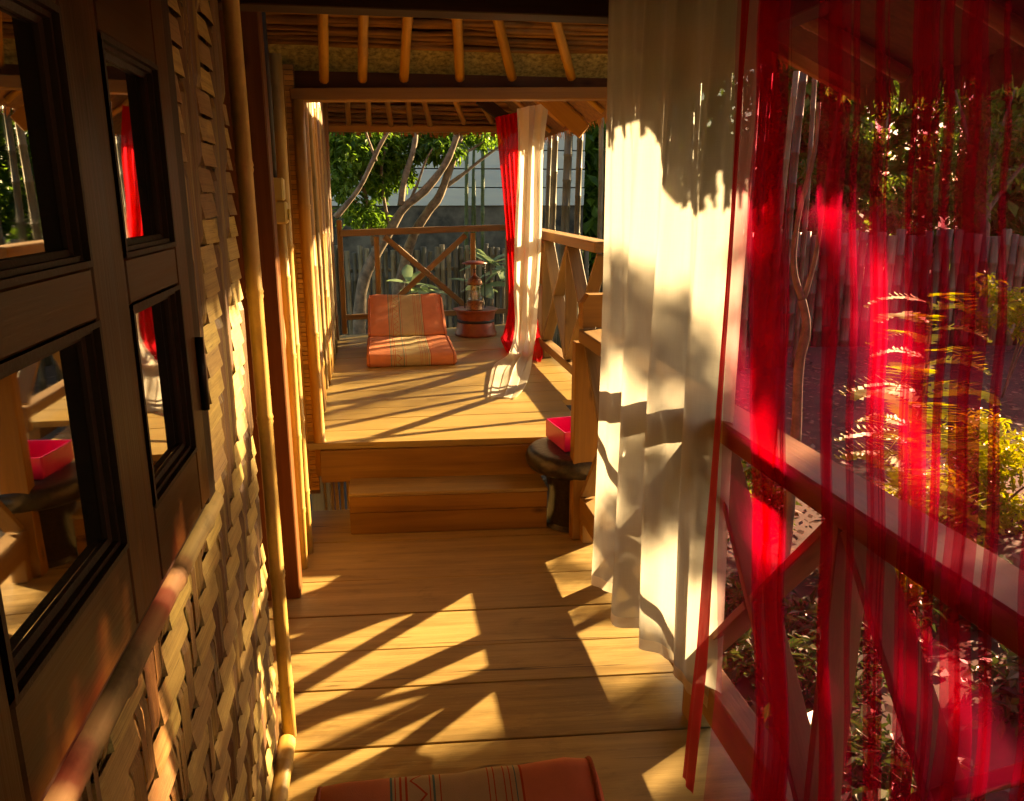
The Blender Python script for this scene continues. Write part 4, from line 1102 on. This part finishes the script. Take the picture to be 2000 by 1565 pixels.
bush(aty(1700, 1080, 3.3), (0.20, 0.25, 0.20), 1400, "low lime bush seen just below the walkway rail", 83)
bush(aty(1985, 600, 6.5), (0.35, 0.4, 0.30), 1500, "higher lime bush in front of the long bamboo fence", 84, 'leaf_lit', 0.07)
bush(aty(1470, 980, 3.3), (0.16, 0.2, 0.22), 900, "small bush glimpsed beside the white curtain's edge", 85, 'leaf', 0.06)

def tree(px, Y, label, crowns, n, seed, mat, size=0.14, trunk_px=None):
    rg = random.Random(seed); b = aty(px, 600, Y); b.z = -0.4
    t = thing("garden_tree", b, label, "tree", "trees beyond the garden fence")
    top_ = aty(crowns[0][0], crowns[0][1], Y)
    limb("trunk", [b, b.lerp(top_, 0.5) + Vector((0.1, 0, 0)), top_], 0.11, 0.05, M['bark'], t, 9)
    blobs = []
    for (cx_, cy2, rx, rz) in crowns:
        c = aty(cx_, cy2, Y); limb("limb", [b.lerp(top_, 0.55), (b.lerp(top_, 0.7) + c) / 2, c], 0.045, 0.015, M['bark'], t, 6)
        for q in range(9):
            v = Vector((rg.gauss(0, .5), rg.gauss(0, .5), rg.gauss(0, .5)))
            blobs.append((c + Vector((v.x * rx, v.y * 0.9, v.z * rz)), (rx * rg.uniform(.25, .5), 0.5, rz * rg.uniform(.22, .42))))
    V, Fc = leaf_cloud(rg, blobs, n, size)
    link("crown", mesh("crown", V, Fc), M[mat], t)
    return t
tree(1900, 10.3, "broad tree filling the upper right corner beyond the fence", [(1930, 250, 1.0, 0.8), (1990, 150, 1.0, 0.7), (1860, 160, 0.9, 0.7), (1880, 370, 0.9, 0.4), (2090, 260, 1.0, 0.8)], 6500, 91, 'leaf', 0.12)
tree(1700, 15.0, "dark tree behind the ragged eave and the red pleats", [(1700, 240, 1.3, 1.0), (1640, 330, 1.2, 0.9), (1750, 380, 1.2, 0.7), (1760, 150, 1.3, 1.0)], 10000, 92, 'leaf')
tree(1540, 15.5, "paler tree showing between the white and red curtains", [(1540, 260, 1.2, 1.0), (1480, 360, 1.2, 0.8), (1580, 390, 1.2, 0.7), (1420, 280, 1.2, 1.0)], 8000, 93, 'leaf')
tree(780, 16.0, "tall tree over the neighbour's house on the left", [(700, 230, 2.0, 1.2), (820, 210, 2.0, 1.2), (950, 220, 2.0, 1.0)], 7000, 94, 'leaf', 0.2)
hb = []
for x_ in range(2, 27):
    for z_ in [0.3 + 1.15 * i for i in range(5 if x_ < 13 else (4 if x_ < 18 else 6))]:  # taller out of view at far right, raised to shade the upper deck
        hb.append((Vector((x_, 17 + 1.6 * math.sin(x_ * 1.3), z_ + 0.4 * math.sin(x_ * 2.1))), (1.2, 1.0, 0.95)))
hd = leaf_cloud(random.Random(95), hb, 60000, 0.34, 0.3, 0.6)
tag(link("far_foliage", mesh("far_foliage", *hd), M['leaf']), "dense dark foliage closing off the back of the garden", "foliage", kind='stuff')

st_ = thing("garden_tree", (5.3, 4.0, -0.4), "nearest tree, out of view at the right, its high canopy added to block light", "tree", "trees beyond the garden fence")
limb("trunk", [Vector((5.6, 3.9, -0.4)), Vector((5.5, 4.0, 0.8)), Vector((5.3, 4.1, 2.0))], 0.07, 0.04, M['bark'], st_, 9)
bl_ = []
rg = random.Random(97)
q = 0
for iy in range(7):
    for iz in range(10):
        yv, zv = 2.1 + iy * 0.305, 0.0 + iz * 0.36
        c_ = Vector((5.0 + rg.uniform(-.4, .6), yv + rg.uniform(-.08, .08), zv + rg.uniform(-.1, .1)))
        bl_.append((c_, (0.34, 0.22, 0.24))); q += 1
        if q % 9 == 0: limb("limb", [Vector((5.4, 4.05, 1.2)), Vector((5.35, 4.05, 1.5)).lerp(c_, .5), c_], 0.022, 0.008, M['bark'], st_, 6)
for q in range(10):
    c_ = Vector((5.0 + rg.uniform(-.4, .6), rg.uniform(4.25, 4.95), rg.uniform(1.8, 3.0))); bl_.append((c_, (0.24, 0.17, 0.17)))
link("crown", mesh("crown", *leaf_cloud(rg, bl_, 32000, 0.12)), M['leaf'], st_)
b2 = []
while len(b2) < 70:                  # unseen high canopy, added to keep sky light off the near porch
    c_ = Vector((rg.uniform(2.6, 7.5), rg.uniform(-3.5, 4.0), rg.uniform(1.9, 4.8)))
    if c_.y < 0.9 + 0.6 * (c_.x - 0.8) - 0.45: b2.append((c_, (0.65, 0.6, 0.4)))
for q in range(0, 70, 10): limb("limb", [Vector((5.4, 4.0, 1.0)), Vector((5.3, 3.4, 2.2)).lerp(b2[q][0], .4), b2[q][0]], 0.04, 0.012, M['bark'], st_, 6)
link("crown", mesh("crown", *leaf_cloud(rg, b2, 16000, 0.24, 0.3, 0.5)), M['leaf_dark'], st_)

# leaf litter and low creepers on the bare ground
rg = random.Random(99); V, Fc = [], []
for q in range(9000):
    x, y_ = 1.0 + 9.5 * rg.random() ** 1.5, rg.uniform(-0.5, 9.0); L = rg.uniform(0.03, 0.09); a = rg.uniform(0, 6.28)
    d = Vector((math.cos(a), math.sin(a), rg.uniform(-.1, .35))) * L; sd = Vector((-math.sin(a), math.cos(a), rg.uniform(-.3, .3))) * L * 0.28
    p = Vector((x, y_, -0.392 + 0.01 * rg.random())); b = len(V); V += [p, p + d * .5 + sd, p + d, p + d * .5 - sd]; Fc += [(b, b + 1, b + 2), (b, b + 2, b + 3)]
tag(link("leaf_litter", mesh("leaf_litter", V, Fc), M['litter']), "dry leaf litter scattered over the garden ground", "leaves", kind='stuff')
gb = [(Vector((rg.uniform(1.25, 2.9), rg.uniform(0.3, 3.2), -0.33)), (0.22, 0.22, 0.12)) for q in range(46)]
tag(link("ground_cover", mesh("ground_cover", *leaf_cloud(rg, gb, 9000, 0.07, 0.0)), M['leaf_dark']), "low dark creepers growing along the foot of the walkway", "plants", kind='stuff')

# slim forked tree close to the railing, rim-lit
b = aty(1553, 860, 3.1); b.z = -0.4
ft = thing("forked_sapling", b, "slim forked tree trunk shining in the sun just outside the railing", "tree")
limb("trunk", [b] + poly_px([(1553, 870), (1560, 720), (1575, 640), (1566, 585)], 3.1), 0.030, 0.022, M['bark'], ft, 10)
limb("limb", poly_px([(1566, 585), (1550, 520), (1560, 420), (1590, 300), (1600, 200)], 3.1), 0.018, 0.008, M['bark'], ft, 8)
limb("limb", poly_px([(1568, 590), (1592, 505), (1610, 380), (1630, 260), (1645, 130)], 3.1), 0.014, 0.006, M['bark'], ft, 8)
